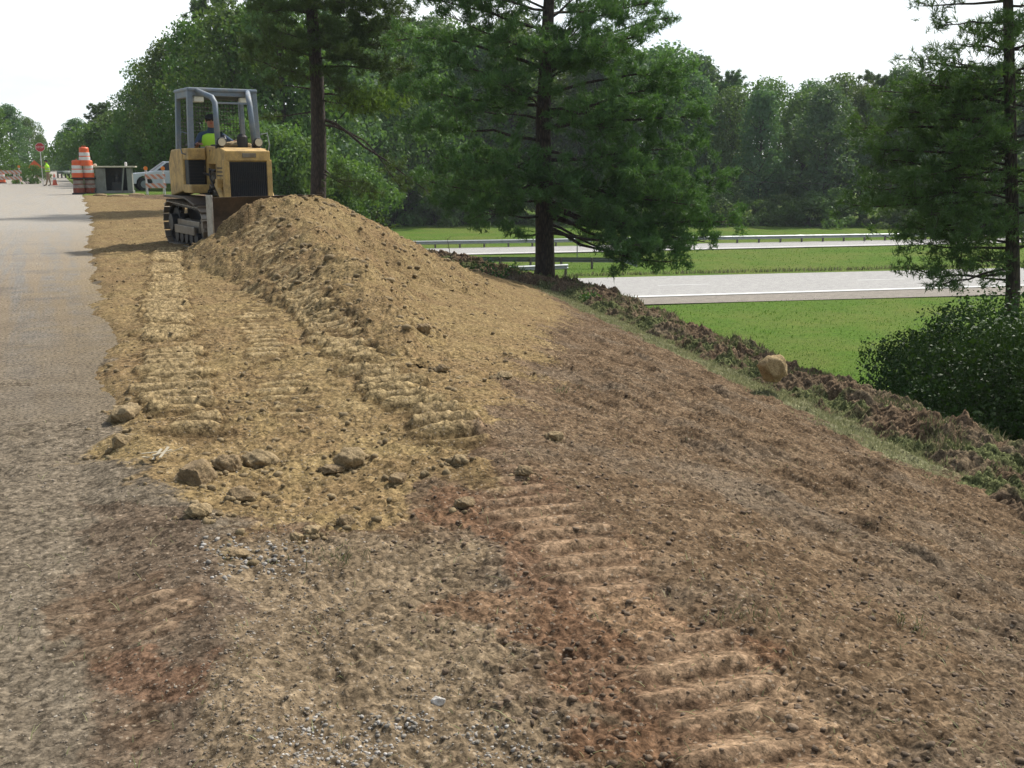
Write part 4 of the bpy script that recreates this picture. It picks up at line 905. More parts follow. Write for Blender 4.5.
for i, (px, ty, d, kk) in enumerate([(-60, 85, 110, 0), (-30, 90, 120, 1), (-6, 96, 120, 4), (14, 104, 135, 1), (30, 118, 160, 0), (42, 135, 190, 3)]):
    p = dp(px, 186, d); p.z = -1.2; H = dp(px, ty, d).z - p.z; hs = H / 15.6
    put(K[kk](), p, rn.uniform(0, 6), (hs * 1.0, hs), f'{KN[kk]} tree, {ORD[i]} from the left in the row left of the far road', 'tree', 'trees left of the far road')
p = dp(28, 181, 92); p.z = -.2; put(KS(), p, 1, (.45, .5), 'small bright bush on the verge left of the flagger', 'shrub')
for i, (px, d) in enumerate([(58, 230), (72, 240), (48, 260)]):
    p = dp(px, 170, d); p.z = -1; H = dp(px, [158, 150, 160][i], d).z + 1; put(K[i](), p, i, (.8, H / 15.6), ['very distant low tree under the gap of sky', 'very distant tree right of the sky gap', 'very distant tree straight behind the stop paddle'][i], 'tree')
# bushes at the right edge
def bush(px, py, d, W, H, seed, lb, nl=16000, leaf=.085):
    p = dp(px, py, d); p.z = gz(p.x, p.y) - .15
    o = decid(seed, H, W, M['bushleaf'], nleaf=int(nl * 2.2), leaf=leaf * .68, puffs=120, base=0, bushy=True, name='bush'); put(o, p, 0, (1, 1), lb, 'bush')
bush(1000, 425, 19.5, 4.0, 2.5, 201, 'big dark leafy bush in front of the slender right pine')
bush(935, 385, 23.5, 2.7, 2.0, 202, 'smaller dark bush, leftmost of the clump by the right pine', 11000)
bush(1085, 455, 17.5, 3.6, 2.6, 203, 'dark bush cut off by the right edge of the view')
bush(1040, 360, 26, 4.2, 3.0, 204, 'tall dark bush behind the right pine trunk', 14000, .1)

# saplings and dead stems round the heap
def weed(px, py, d, stems, lb, leafy=True, name='sapling'):
    o = dp(px, py, d); o.z = gz(o.x, o.y); root = empty(name, o); tw = MB(); P = []
    for (dx, hgt, sag) in stems:
        rt = Vector((math.cos(YAW), -math.sin(YAW), 0)); e = rt * dx + Vector((0, 0, hgt)); m_ = e * .5 + Vector((0, 0, sag)); tw.tube([Vector((0, 0, -.05)), m_, e], [.014, .01, .005], 5)
        for k in range(14):
            f = (k + 1) / 14; q = Vector((0, 0, 0)).lerp(m_, min(1, f * 2)) if f < .5 else m_.lerp(e, f * 2 - 1); 
            if leafy:
                for _ in range(5): P.append(tuple(q + Vector((random.gauss(0, .06), random.gauss(0, .06), random.gauss(0, .05)))))
            elif k % 5 == 2: tw.tube([q, q + Vector((random.uniform(-.15, .15), 0, random.uniform(.02, .15)))], [.006, .003], 4)
    tw.build('stem', M['twig'], root)
    if P: P = np.array(P); quads('leaves', P, np.tile([0, 0, 1.], (len(P), 1)), np.full(len(P), .085), M['weedleaf'], root, 5)
    tag(root, lb, 'sapling' if leafy else 'dead branch'); return root
weed(374, 240, 23.5, [(-.05, .62, .05), (.22, .5, .05), (-.22, .45, .0), (.45, .3, .12), (.1, .7, 0)], 'small leafy green sapling poking out beside the top of the heap')
weed(390, 243, 23.5, [(.75, -.35, .22), (.35, .15, .1)], 'thin arching dead branch right of the sapling', False, 'dead_branch')
weed(452, 268, 28, [(-.12, .75, .05)], 'thin dead stem standing up from the soil ridge left of the central pine', False, 'dead_branch')
weed(500, 272, 30, [(-.9, .25, .25), (.8, .2, .2), (-.3, .5, .05), (.5, .45, .0), (-1.3, .4, .1)], 'tangle of leafy vine trailing over the ridge before the short guardrail', True, 'vine')
weed(588, 298, 27, [(.15, .3, .05), (-.12, .35, .0), (.35, .2, .1), (.5, .05, .1)], 'scraggly green weed just right of the central pine trunk', True, 'weed')
weed(606, 300, 26, [(-.18, .7, .0)], 'bare leaning stick right of the central pine', False, 'dead_branch')
weed(655, 318, 25, [(-.3, .15, .08), (.3, .12, .1)], 'dead twigs lying on the soil ridge below the highway', False, 'dead_branch')
# ------------------------------------------------------------------ guardrails
def wbeam(mb, a, b, face, h=.31):
    """corrugated rail from a to b (top edge points); face = unit vector towards the traffic side"""
    prof = [(0, 0), (.02, -.02), (.085, -.055), (.085, -.095), (.02, -.135), (.02, -.175), (.085, -.215), (.085, -.255), (.02, -.29), (0, -.31)]
    n = len(prof); vs = []
    for p in (a, b):
        for o_, z in prof: vs.append(p + face * o_ + Vector((0, 0, z)))
    for p in (a, b):
        for o_, z in prof: vs.append(p + face * (o_ - .006) + Vector((0, 0, z)))
    fs = []
    for i in range(n - 1): fs.append([i, i + 1, n + i + 1, n + i]); fs.append([2 * n + i, 3 * n + i, 3 * n + i + 1, 2 * n + i + 1])
    fs.append([0, n, 3 * n, 2 * n]); fs.append([n - 1, 3 * n - 1, 4 * n - 1, 2 * n - 1])
    mb.add(vs, fs)
def guardrail(p0, p1, top, mat, step, label, end=None, toward=1, postmat='post'):
    a = gp(*p0, LOW + top); b = gp(*p1, LOW + top); d = (b - a); L = d.length; d.normalize(); f = Vector((d.y, -d.x, 0)); f *= (1 if f.y < 0 else -1) * toward
    root = empty('guardrail', (a.x, a.y, LOW)); o = Vector((a.x, a.y, LOW)); mb = MB(); n = int(L / 4) + 1
    for i in range(n): wbeam(mb, a - o + d * (L * i / n), a - o + d * (L * (i + 1) / n + .05), f)
    mb.build('rail', M[mat], root)
    k = 0.6; pm_ = None
    while k < L:
        q = a - o + d * k - f * .1
        if pm_ is None: pm_ = MB().box((0, 0, 0), (.10, .15, top + .45)).build('post', M[postmat], root, bevel=.01); po = pm_
        else: po = pm_.copy(); COL.objects.link(po); po.parent = root
        po.location = (q.x, q.y, (top - .45) / 2 - .02); k += step
    if end:
        e = b - o; m2 = MB(); wbeam(m2, e, e + d * .9 - f * .5 - Vector((0, 0, .18)), f); m2.box(e + d * .75 - f * .35 + Vector((0, 0, -.25)), (.06, .4, .55)); m2.build('end_terminal', M['galv'], root)
    tag(root, label, 'guardrail'); return root
guardrail((300, 242.6), (1500, 223.7), .70, 'galv', 1.95, 'long pale guardrail on the far side of the farther highway, below the woods')
guardrail((400, 256.2), (623, 257.6), .75, 'galvdark', 1.95, 'dull guardrail seen from behind in the grass median, ending in a turned-down terminal', True, -1)
guardrail((430, 269.0), (567, 264.0), .75, 'galv', 1.95, 'short bright guardrail nearest the heap, crossing behind the central pine trunk')
p = gp(577, 263, LOW); root = empty('marker_post', p); MB().box((0, 0, .75), (.06, .04, 1.5)).build('post', M['galvdark'], root, bevel=.005); MB().box((0, -.03, 1.4), (.1, .015, .22)).build('reflector', M['galvdark'], root)
tag(root, 'thin upright delineator post in the median right of the central pine', 'marker post')
p0 = dp(480, 168, 100); p1 = dp(1060, 186, 104); mb = MB(); mb.tube([p0.lerp(p1, t) - Vector((0, 0, 1.2 * 4 * t * (1 - t) * .4)) for t in [i / 24 for i in range(25)]], .022, 5)
tag(mb.build('overhead_wire', M['wire']), 'single thin utility wire strung level in front of the woods', 'wire')

# ------------------------------------------------------------------ people (one continuous skin each)
def person(name, J, E, mats, root_joint, label, loc, rz=0, grp=None, parts=None):
    me = bpy.data.meshes.new('sk'); names = list(J); me.from_pydata([J[n][0] for n in names], [(names.index(a), names.index(b)) for a, b, m in E], [])
    o = bpy.data.objects.new('sk', me); COL.objects.link(o)
    sk = o.modifiers.new('s', 'SKIN'); sk.use_smooth_shade = True; sd = o.modifiers.new('d', 'SUBSURF'); sd.levels = 2; sd.render_levels = 2
    lay = me.skin_vertices[0].data if me.skin_vertices else None
    for i, n in enumerate(names):
        r = J[n][1]; lay[i].radius = r if hasattr(r, '__len__') else (r, r); lay[i].use_root = (n == root_joint)
    bpy.context.view_layer.update(); dg = bpy.context.evaluated_depsgraph_get(); ev = o.evaluated_get(dg); m2 = bpy.data.meshes.new_from_object(ev)
    bpy.data.objects.remove(o)
    root = empty(name, loc, rz); b = bpy.data.objects.new('body', m2); COL.objects.link(b); b.parent = root
    keys = list(dict.fromkeys(m for _, _, m in E)); m2.materials.clear()
    for k in keys: m2.materials.append(M[k])
    co = np.array([p.center[:] for p in m2.polygons]); best = np.full(len(co), 9.); mi = np.zeros(len(co), int)
    for a, c, m in E:
        A = np.array(J[a][0]); B_ = np.array(J[c][0]); d = B_ - A; t = np.clip(((co - A) @ d) / (d @ d), 0, 1); rr_ = J[a][1] if not hasattr(J[a][1], '__len__') else J[a][1][0]
        q = np.linalg.norm(co - A - t[:, None] * d, axis=1) - rr_ * .6; s = q < best; best[s] = q[s]; mi[s] = keys.index(m)
    m2.polygons.foreach_set('material_index', mi.astype(np.int32)); m2.polygons.foreach_set('use_smooth', np.ones(len(m2.polygons), bool)); m2.update()
    tag(root, label, 'person', grp); return root
def face_parts(root, c, r, yawf=0, cap=None, beard=False):
    """hair, cap and facial features round a head at c facing -y turned by yawf"""
    rot = Matrix.Rotation(yawf, 3, 'Z'); c = Vector(c)
    P_ = lambda x, y, z: c + rot @ Vector((x * r, y * r, z * r))
    e = MB()
    for s in (-1, 1): e.lathe([(.012, -.006), (.014, 0), (.004, .008)], 6, P_(s * .36, -.86, .08))
    e.build('eyes', M['darkcloth'], root)
    MB().bar(P_(0, -.82, .12), P_(0, -1.12, -.2), .022, .03).build('nose', M['skin'], root, bevel=.006)
    MB().box(P_(0, -.88, -.48), (.045, .012, .010), rot).build('mouth', M['signred'], root)
    er = MB()
    for s in (-1, 1): er.box(P_(s * .98, 0, -.05), (.02, .035, .055), rot)
    er.build('ears', M['skin'], root, bevel=.006)
    v, f = ico(3); v = v.copy(); V = v * np.array([1.06, 1.1, 1.02]) * r; k = (v[:, 2] < -.05) & (v[:, 1] < .35); V[k] *= .80; V[v[:, 2] < -.6] *= .8
    V = np.array([list(rot @ Vector(q)) for q in V]) + np.array(P_(0, .06, .16)); npmesh('hair', V, f, M['hair'], root, smooth=True)
    if cap:
        cm = MB().lathe([(r * 1.14, .0), (r * 1.13, r * .35), (r * .95, r * .72), (r * .5, r * .98), (.01, r * 1.05)], 18, P_(0, .04, .28)); cm.build('cap', M[cap], root, smooth=True)
        bm2 = MB().box(P_(0, -1.35, .34), (r * 1.3, r * .9, .014), rot @ Matrix.Rotation(R(8), 3, 'X')); bm2.build('cap_brim', M[cap], root, bevel=.005)
def fingers(J, E, side, wrist, pd, up, spread, skin='skin'):
    """palm and five fingers beyond the wrist; pd = pointing direction, spread = across the palm"""
    pd = Vector(pd).normalized(); sp = Vector(spread).normalized(); w_ = Vector(wrist); palm = w_ + pd * .075
    J[side + 'palm'] = (tuple(palm), (.036, .024)); E.append((side + 'wrist', side + 'palm', skin)); curl = Vector(up)
    for i, (o_, l) in enumerate([(-.030, .06), (-.010, .075), (.010, .072), (.030, .055)]):
        a = palm + sp * o_ + pd * .035; b = a + pd * l * .5 + curl * .012; c = b + pd * l * .3 + curl * .035
        for n_, p_, q_ in ((f'{side}f{i}a', a, side + 'palm'), (f'{side}f{i}b', b, f'{side}f{i}a'), (f'{side}f{i}c', c, f'{side}f{i}b')): J[n_] = (tuple(p_), .009); E.append((q_, n_, skin))
    a = w_ + pd * .03 - sp * .035 + curl * .01; b = a + pd * .035 - sp * .02 + curl * .02; J[side + 'ta'] = (tuple(a), .011); J[side + 'tb'] = (tuple(b), .010); E.append((side + 'wrist', side + 'ta', skin)); E.append((side + 'ta', side + 'tb', skin))
def vest(root, c0, c1, w0, w1, dpt, lean=0, name='safety_vest', yaw=0):
    """open shell round the torso with two reflective bands"""
    rings = [(0, w0, dpt), (.25, w0 * .98, dpt), (.55, (w0 + w1) / 2, dpt * 1.05), (.8, w1, dpt * 1.0), (.95, w1 * .82, dpt * .85), (1.02, w1 * .55, dpt * .62)]
    c0 = Vector(c0); c1 = Vector(c1); n = 24; rot = Matrix.Rotation(yaw, 3, 'Z')
    def ringset(rs, ex):
        vs = []; fs = []
        for f, wv, dv in rs:
            c = c0.lerp(c1, f)
            for k in range(n):
                a = 2 * math.pi * k / n; vs.append(c + rot @ Vector(((wv + ex) * math.copysign(abs(math.cos(a)) ** .8, math.cos(a)), (dv + ex) * math.sin(a), 0)))
        for i in range(len(rs) - 1):
            for k in range(n): k2 = (k + 1) % n; fs.append([i * n + k, i * n + k2, (i + 1) * n + k2, (i + 1) * n + k])
        return vs, fs
    v_ = MB(); v_.add(*ringset(rings, 0)); o = v_.build(name, M['vest'], root, smooth=True); so_ = o.modifiers.new('t', 'SOLIDIFY'); so_.thickness = .012
    for f in (.18, .45):
        s_ = MB(); wv = w0 * .98 if f < .3 else (w0 + w1) / 2 * .99; s_.add(*ringset([(f, wv, dpt * 1.03), (f + .09, wv, dpt * 1.03)], .006)); s_.build('reflective_band', M['stripe'], o)
# flagger by the far road: local frame faces -x (left), the viewer looks along +y
fl = gp(49, 186.3); J = {}
J['pel'] = ((0, 0, .98), (.15, .12)); J['waist'] = ((0, 0, 1.12), (.14, .11)); J['chest'] = ((-.02, 0, 1.36), (.17, .12)); J['neckb'] = ((-.03, 0, 1.50), (.075, .07)); J['neck'] = ((-.04, 0, 1.56), .055)
J['head0'] = ((-.05, 0, 1.63), (.075, .08)); J['head1'] = ((-.055, 0, 1.70), (.088, .092)); J['head2'] = ((-.05, 0, 1.78), (.06, .065))
E = [('pel', 'waist', 'vest'), ('waist', 'chest', 'vest'), ('chest', 'neckb', 'vest'), ('neckb', 'neck', 'skin'), ('neck', 'head0', 'skin'), ('head0', 'head1', 'skin'), ('head1', 'head2', 'skin')]
for s, nm, kx, ax in ((-1, 'L', -.06, -.16), (1, 'R', .07, .12)):
    J[nm + 'hip'] = ((0, s * .10, .92), .10); J[nm + 'knee'] = ((kx, s * .11, .50), .068); J[nm + 'ank'] = ((ax, s * .12, .10), .048); J[nm + 'toe'] = ((ax - .17, s * .14, .045), .042)
    E += [('pel', nm + 'hip', 'khaki'), (nm + 'hip', nm + 'knee', 'khaki'), (nm + 'knee', nm + 'ank', 'khaki'), (nm + 'ank', nm + 'toe', 'boot')]
J['Lsh'] = ((-.02, -.19, 1.44), .07); J['Lelb'] = ((-.10, -.28, 1.20), .05); J['Lwrist'] = ((-.28, -.22, 1.32), .034); J['Rsh'] = ((-.02, .19, 1.44), .07); J['Relb'] = ((.06, .26, 1.18), .05); J['Rwrist'] = ((-.08, .28, .95), .034)
E += [('chest', 'Lsh', 'vest'), ('Lsh', 'Lelb', 'vest'), ('Lelb', 'Lwrist', 'skin'), ('chest', 'Rsh', 'vest'), ('Rsh', 'Relb', 'vest'), ('Relb', 'Rwrist', 'skin')]
fingers(J, E, 'L', J['Lwrist'][0], (-1, .1, .1), (0, .6, .2), (0, 0, 1)); fingers(J, E, 'R', J['Rwrist'][0], (-.1, 0, -1), (-.6, 0, 0), (0, 1, 0))
rzF = -YAW * .0 + math.atan2(fl.y, fl.x) - math.pi / 2
flg = person('person', J, E, None, 'pel', 'flagger in a lime safety shirt, dark cap and khaki trousers standing on the far road', (fl.x, fl.y, .01), rzF)
vest(flg, (0, 0, .98), (-.03, 0, 1.47), .165, .20, .155, yaw=R(90)); face_parts(flg, (-.055, 0, 1.70), .098, R(-90), 'darkcloth')
# stop paddle held by the flagger
ctm = Matrix.Rotation(rzF, 3, 'Z'); pp = Vector((fl.x, fl.y, 0)) + ctm @ Vector((-.36, -.2, 0)); pad = empty('stop_paddle', pp, rzF)
tag(pad, 'red stop paddle on a long white pole held upright by the flagger', 'stop paddle')
MB().cyl((0, 0, .02), (0, 0, 2.5), .028, 10).build('pole', M['white'], pad)
def ngon(r_, n, y0, y1, z): return [(r_ * math.cos(2 * math.pi * (k + .5) / n), r_ * math.sin(2 * math.pi * (k + .5) / n) + z) for k in range(n)]
MB().prism(ngon(.33, 8, 0, 0, 2.68), -.045, -.03, 'y').build('sign_border', M['white'], pad); MB().prism(ngon(.305, 8, 0, 0, 2.68), -.052, -.046, 'y').build('sign_face', M['signred'], pad)
def text_mesh(txt, size, mat, parent, loc, rot):
    cu = bpy.data.curves.new('t', 'FONT'); cu.body = txt; cu.size = size; cu.extrude = .002; cu.align_x = 'CENTER'; cu.align_y = 'CENTER'; to = bpy.data.objects.new('t', cu); COL.objects.link(to)
    bpy.context.view_layer.update(); m_ = bpy.data.meshes.new_from_object(to.evaluated_get(bpy.context.evaluated_depsgraph_get())); bpy.data.objects.remove(to)
    m_.materials.clear(); m_.materials.append(M[mat]); o = bpy.data.objects.new('lettering', m_); COL.objects.link(o); o.parent = parent; o.location = loc; o.rotation_euler = rot; return o
text_mesh('STOP', .21, 'white', pad, (0, -.056, 2.68), (R(90), 0, 0))

# ------------------------------------------------------------------ drums, cone, barricades, sign
def drum(loc, label, old=False, s=1.0, rz=0, base=True, grp='traffic drums'):
    r0 = empty('traffic_drum', loc, rz, s); tag(r0, label, 'traffic drum', grp); om, wm = ('oldorange', 'oldwhite') if old else ('orange', 'white')
    if base: MB().lathe([(.36, 0), (.36, .05), (.30, .09), (.26, .09)], 24).build('rubber_base', M['rubber'], r0)
    MB().lathe([(.285, .05), (.285, .30), (.27, .31), (.27, .52), (.255, .53), (.255, .74), (.24, .75), (.24, .93), (.20, .985), (.08, 1.0)], 24).build('body', M[om], r0, smooth=False)
    for z0, z1, r_ in ((.33, .50, .2745), (.55, .72, .2595)):
        MB().lathe([(r_ - .004, z0), (r_, z0 + .003), (r_, z1 - .003), (r_ - .004, z1)], 24).build('reflective_band', M[wm], r0)
    MB().tube([(-.09, 0, .99), (-.08, 0, 1.05), (.08, 0, 1.05), (.09, 0, .99)], .014, 6).build('handle', M[om], r0)
    return r0
D0 = gp(85, 194.3); rt = Vector((math.cos(YAW - R(22)), -math.sin(YAW - R(22)), 0)); 
for k, (dx, z, old, sc_, lb) in enumerate([(-.27, 0, True, 1.0, 'grimy dark red drum at the bottom left of the drum stack'), (.27, 0, True, 1.0, 'grimy dark red drum at the bottom right of the drum stack'), (-.29, .78, False, .98, 'orange and white drum on the left of the middle tier of the stack'), (.26, .78, False, .98, 'orange and white drum on the right of the middle tier of the stack'), (.12, 1.42, False, 1.0, 'bright orange drum topping the whole stack')]):
    drum(D0 + rt * dx + Vector((0, .15 * (k % 2), z)), lb, old, sc_, k * .7, base=(z < 1.3), grp='stacked traffic drums')
# rubber rings lying at the stack's foot
for k, (dx, z) in enumerate([(-.72, .0), (-.70, .42)]):
    pass
def cone(loc, label, s=1.0):
    r0 = empty('traffic_cone', loc, .4, s); tag(r0, label, 'traffic cone'); MB().box((0, 0, .02), (.42, .42, .04)).build('base', M['pink'], r0, bevel=.01)
    MB().lathe([(.17, .04), (.04, .82), (.025, .83)], 18).build('body', M['pink'], r0, smooth=True); MB().lathe([(.117, .40), (.115, .41), (.088, .57), (.085, .575)], 18).build('reflective_collar', M['white'], r0)
cone(gp(55, 185.3), 'faded orange traffic cone standing right behind the flagger', 1.0)
def stripemat(name, a, b_):
    m, nt, out = newmat(name); b = N(nt, 'ShaderNodeBsdfPrincipled', i_Roughness=.5); tc = N(nt, 'ShaderNodeTexCoord').outputs['Object']; sp = N(nt, 'ShaderNodeSeparateXYZ'); nt.links.new(tc, sp.inputs[0])
    q = mth(nt, 'FRACT', mth(nt, 'MULTIPLY', mth(nt, 'ADD', sp.outputs[0], sp.outputs[2]), 3.3)); q = mth(nt, 'GREATER_THAN', q, .5)
    f = noise(nt, tc, 6, 4, .6); c = mix(nt, q, a, b_); c = mix(nt, mth(nt, 'MULTIPLY', f, .4), c, (.3, .26, .22)); nt.links.new(c, b.inputs['Base Color']); nt.links.new(b.outputs[0], out.inputs[0]); return m
M['stripes'] = stripemat('barricade_stripes', (.55, .53, .50), (.55, .20, .10))
def barricade(loc, rz, w_, label, lights=True, s=1.0):
    r0 = empty('barricade', loc, rz, s); tag(r0, label, 'barricade')
    for x in (-w_ * .42, w_ * .42):
        for y in (-1, 1):
            MB().bar((x, y * .28, 0), (x, y * .04, 1.16), .05, .035).build('leg', M['white'], r0, bevel=.004)
    for z in (.93, .48): 
        o = MB().box((0, 0, 0), (w_, .03, .24)).build('striped_board', M['stripes'], r0, bevel=.004); o.location = (0, -(.10 + (1.0 - z) * .22), z)
    if lights:
        for x in (-w_ * .42, w_ * .42):
            l = MB().lathe([(.02, 0), (.06, .03), (.07, .06), (.07, .08)], 12).build('warning_light', M['white'], r0); l.location = (x, 0, 1.15)
            mm = MB(); mm.prism([(.10 * math.cos(a * math.pi / 8), .10 * math.sin(a * math.pi / 8)) for a in range(16)], -.04, .04, 'y'); q = mm.build('lens', M['amber'], l); q.location = (0, 0, .19)
    return r0
bp_ = gp(156, 195.2); barricade(bp_, math.atan2(bp_.y, bp_.x) - math.pi / 2 + .15, 1.0, 'striped barricade with two round amber lights standing left of the dozer')
lb0 = gp(9, 184.5); barricade(lb0, math.atan2(lb0.y, lb0.x) - math.pi / 2, 1.9, 'wide weathered barricade with lights at the far left edge of the road')
drum(gp(17.5, 183.3), 'traffic drum standing beside the wide barricade at the far left', False, 1.0, 0, True, None)
drum(gp(2, 183.4), 'traffic drum at the very left edge of the view', False, 1.0, 0, True, None)
# orange diamond sign down the road
sp_ = gp(36, 180.5); rzs = math.atan2(sp_.y, sp_.x) - math.pi / 2; r0 = empty('warning_sign', sp_, rzs); tag(r0, 'orange diamond warning sign on a low stand behind the flagger', 'warning sign')
dd_ = .62; MB().prism([(dd_, 1.25), (0, 1.25 + dd_), (-dd_, 1.25), (0, 1.25 - dd_)], -.015, .015, 'y').build('sign_panel', M['orange'], r0)
for s in (-1, 1): MB().bar((0, 0, .55), (s * .5, .3, 0), .04, .03).build('leg', M['galv'], r0)
MB().bar((0, .03, .5), (0, .03, 1.8), .04, .03).build('mast', M['galv'], r0)
bb = gp(42, 181); barricade(bb, math.atan2(bb.y, bb.x) - math.pi / 2, 1.2, 'low faded barricade just left of the flagger', False, .9)
# roadside rail beyond the flagger
a = gp(57, 178.0, .0); b_2 = gp(100, 176.8, 0); d = (b_2 - a).normalized(); root = empty('guardrail', a); mb = MB(); f = Vector((d.y, -d.x, 0)); L = (b_2 - a).length
for i in range(8): wbeam(mb, d * (L * i / 8) + Vector((0, 0, .75)), d * (L * (i + 1) / 8 + .05) + Vector((0, 0, .75)), f)
mb.build('rail', M['galv'], root)
for i in range(12): MB().box(d * (L * (i + .5) / 12) - f * .1 + Vector((0, 0, .3)), (.16, .16, .8)).build('post', M['post'], root)
tag(root, 'distant guardrail crossing beyond the flagger at the end of the road', 'guardrail')

# ------------------------------------------------------------------ grey equipment box beside the drums
bx = gp(116, 193.8); rzb = math.atan2(bx.y, bx.x) - math.pi / 2 - .12; r0 = empty('equipment_box', bx, rzb)
tag(r0, 'weathered grey open-fronted equipment box with a plank roof and dark inside beside the drum stack', 'equipment box')
for x, w_ in ((-.74, .50), (.86, .26)): MB().box((x * .9, -.30, .68), (w_, .1, 1.30)).build('upright', M['greybox'], r0, bevel=.01)
MB().box((0, .45, .70), (1.7, .08, 1.35)).build('back_panel', M['darkmetal'], r0, bevel=.01)
for s in (-1, 1): MB().box((s * .85, .08, .70), (.07, .74, 1.35)).build('side_panel', M['greybox'], r0, bevel=.01)
MB().box((.08, .05, 1.41), (2.05, 1.0, .07)).build('plank_roof', M['cream'], r0, bevel=.01)
MB().box((0, .05, .10), (1.85, .95, .14)).build('base_frame', M['greybox'], r0, bevel=.01)
pm_ = MB(); pm_.box((.12, -.05, .35), (.5, .4, .5)); pm_.cyl((.1, -.1, .6), (.1, -.1, .95), .1, 12); pm_.bar((.3, -.2, .15), (.38, -.1, 1.2), .05, .05); pm_.build('pump', M['darkmetal'], r0, bevel=.01)
MB().bar((.35, -.30, .15), (.52, -.30, 1.36), .07, .05).build('brace', M['greybox'], r0)
MB().lathe([(.07, 0), (.07, .16), (.05, .2), (.02, .21)], 12, (.60, 0, 1.445)).build('lamp_housing', M['white'], r0)
# cream engine unit left of the box
ex = bx + Matrix.Rotation(rzb, 3, 'Z') @ Vector((-1.12, -.12, 0)); r0 = empty('engine_unit', ex, rzb); tag(r0, 'small pale machine of pipes and housings squeezed between the drums and the grey box', 'machine')
MB().box((0, 0, .40), (.40, .5, .66)).build('housing', M['greybox'], r0, bevel=.02); MB().box((0, 0, .86), (.34, .4, .22)).build('tank', M['galvdark'], r0, bevel=.03)
mb = MB(); mb.tube([(-.12, 0, .97), (-.16, 0, 1.25), (-.02, 0, 1.35), (.02, 0, 1.62)], .045, 8); mb.tube([(.1, 0, .97), (.12, 0, 1.3), (.0, 0, 1.2), (-.12, 0, 1.45)], .035, 8); mb.build('pipes', M['cream'], r0)
MB().lathe([(.05, 0), (.09, .05), (.09, .14), (.04, .17)], 12, (.2, 0, 1.40)).build('lamp_head', M['cream'], r0); MB().cyl((.2, 0, .95), (.2, 0, 1.42), .025, 8).build('lamp_stem', M['cream'], r0); MB().lathe([(.10, 0), (.10, .1), (.05, .16)], 10, (-.15, 0, 1.22)).build('air_filter', M['cream'], r0)
mb = MB(); mb.cyl((-.2, -.28, .16), (-.12, -.28, .16), .15, 14); mb.cyl((.2, -.28, .16), (.12, -.28, .16), .15, 14); mb.build('wheels', M['rubber'], r0)
# small dark stuff on the ground there
for i, (px, py, w_, lb) in enumerate([(118, 197, .5, 'dark broken slab of asphalt lying in front of the grey box'), (100, 196.5, .35, 'small dark rubble lump at the foot of the drum stack'), (137, 196, .4, 'dark rubble lump right of the grey box')]):
    p = gp(px, py); v, f = ico(2); q = v * np.array([w_, w_ * .6, .09]) * (1 + .25 * perlin(v[:, 0] * 3 + i, v[:, 1] * 3 + v[:, 2], 3))[:, None]; o = npmesh('rubble_lump', q, f, M['clodbrown'], smooth=False); o.location = (p.x, p.y, .05); tag(o, lb, 'rubble')

# ------------------------------------------------------------------ white pickup behind the barricade
cp = gp(174, 190.5); rzc = math.atan2(cp.y, cp.x) - math.pi / 2 + R(8); r0 = empty('pickup_truck', (cp.x, cp.y, .0), rzc); tag(r0, 'white pickup truck parked behind the striped barricade, partly hidden by the dozer', 'pickup truck')
def carbody(poly, hw, inset_z, ins):
    mb = MB(); n = len(poly); vs = []
    for s, x in ((-1, 0), (1, 0)):
        for (px_, z) in poly:
            y = s * (hw - (ins * max(0, (z - inset_z)))); vs.append((px_, y, z))
    fs = [list(range(n)), [n + i for i in range(n)][::-1]] + [[i, n + i, n + (i + 1) % n, (i + 1) % n] for i in range(n)]
    mb.add(vs, fs); return mb
def arch(cx, r_, z0, n=7): return [(cx + r_ * math.cos(math.pi - math.pi * k / n), z0 + r_ * math.sin(math.pi * k / n)) for k in range(n + 1)]
low = [(-2.6, .42)] + arch(-1.75, .46, .42) + arch(1.65, .46, .42) + [(2.65, .42), (2.68, 1.12), (.75, 1.16), (.7, 1.14), (-1.15, 1.14), (-1.3, 1.10), (-2.5, 1.0), (-2.66, .8)]
carbody(low, .95, 5, 0).build('body', M['carwhite'], r0, bevel=.03)
carbody([(-1.25, 1.11), (-.45, 1.70), (.45, 1.72), (.72, 1.13)], .92, 1.12, .22).build('cab', M['carwhite'], r0, bevel=.03)
for s in (-1, 1):
    for a_, b_3 in (((-1.02, 1.18), (-.2, 1.62)), ((-.1, 1.18), (.52, 1.62))):
        x0, x1 = a_[0], b_3[0]; y = s * (.925 - .22 * .06); y1 = s * (.925 - .22 * .5)
        MB().add([(x0, y, 1.18), (x1 if x1 > 0 else x1, y, 1.18), (x1 - (.1 if x1 > 0 else 0), y1, 1.62), (x0 + (.58 if x0 < -.5 else 0), y1, 1.62)], [[0, 1, 2, 3]]).build('side_window', M['glass'], r0)
MB().add([(-1.235, -.78, 1.155), (-1.235, .78, 1.155), (-.52, .7, 1.67), (-.52, -.7, 1.67)], [[0, 1, 2, 3]]).build('windscreen', M['glass'], r0)
for x in (-1.75, 1.65):
    for s in (-1, 1):
        wh = MB().cyl((0, -.12, 0), (0, .12, 0), .39, 22).build('wheel', M['rubber'], r0); wh.location = (x, s * .84, .39); MB().cyl((0, -.13, 0), (0, .13, 0), .22, 16).build('rim', M['galv'], wh)
for s in (-1, 1): MB().box((-2.60, s * .72, .82), (.1, .3, .17)).build('headlight', M['lamp'], r0, bevel=.02); MB().box((2.66, s * .85, .95), (.05, .14, .3)).build('tail_light', M['signred'], r0)
MB().box((-2.68, 0, .52), (.12, 1.8, .2)).build('bumper', M['galvdark'], r0, bevel=.02)
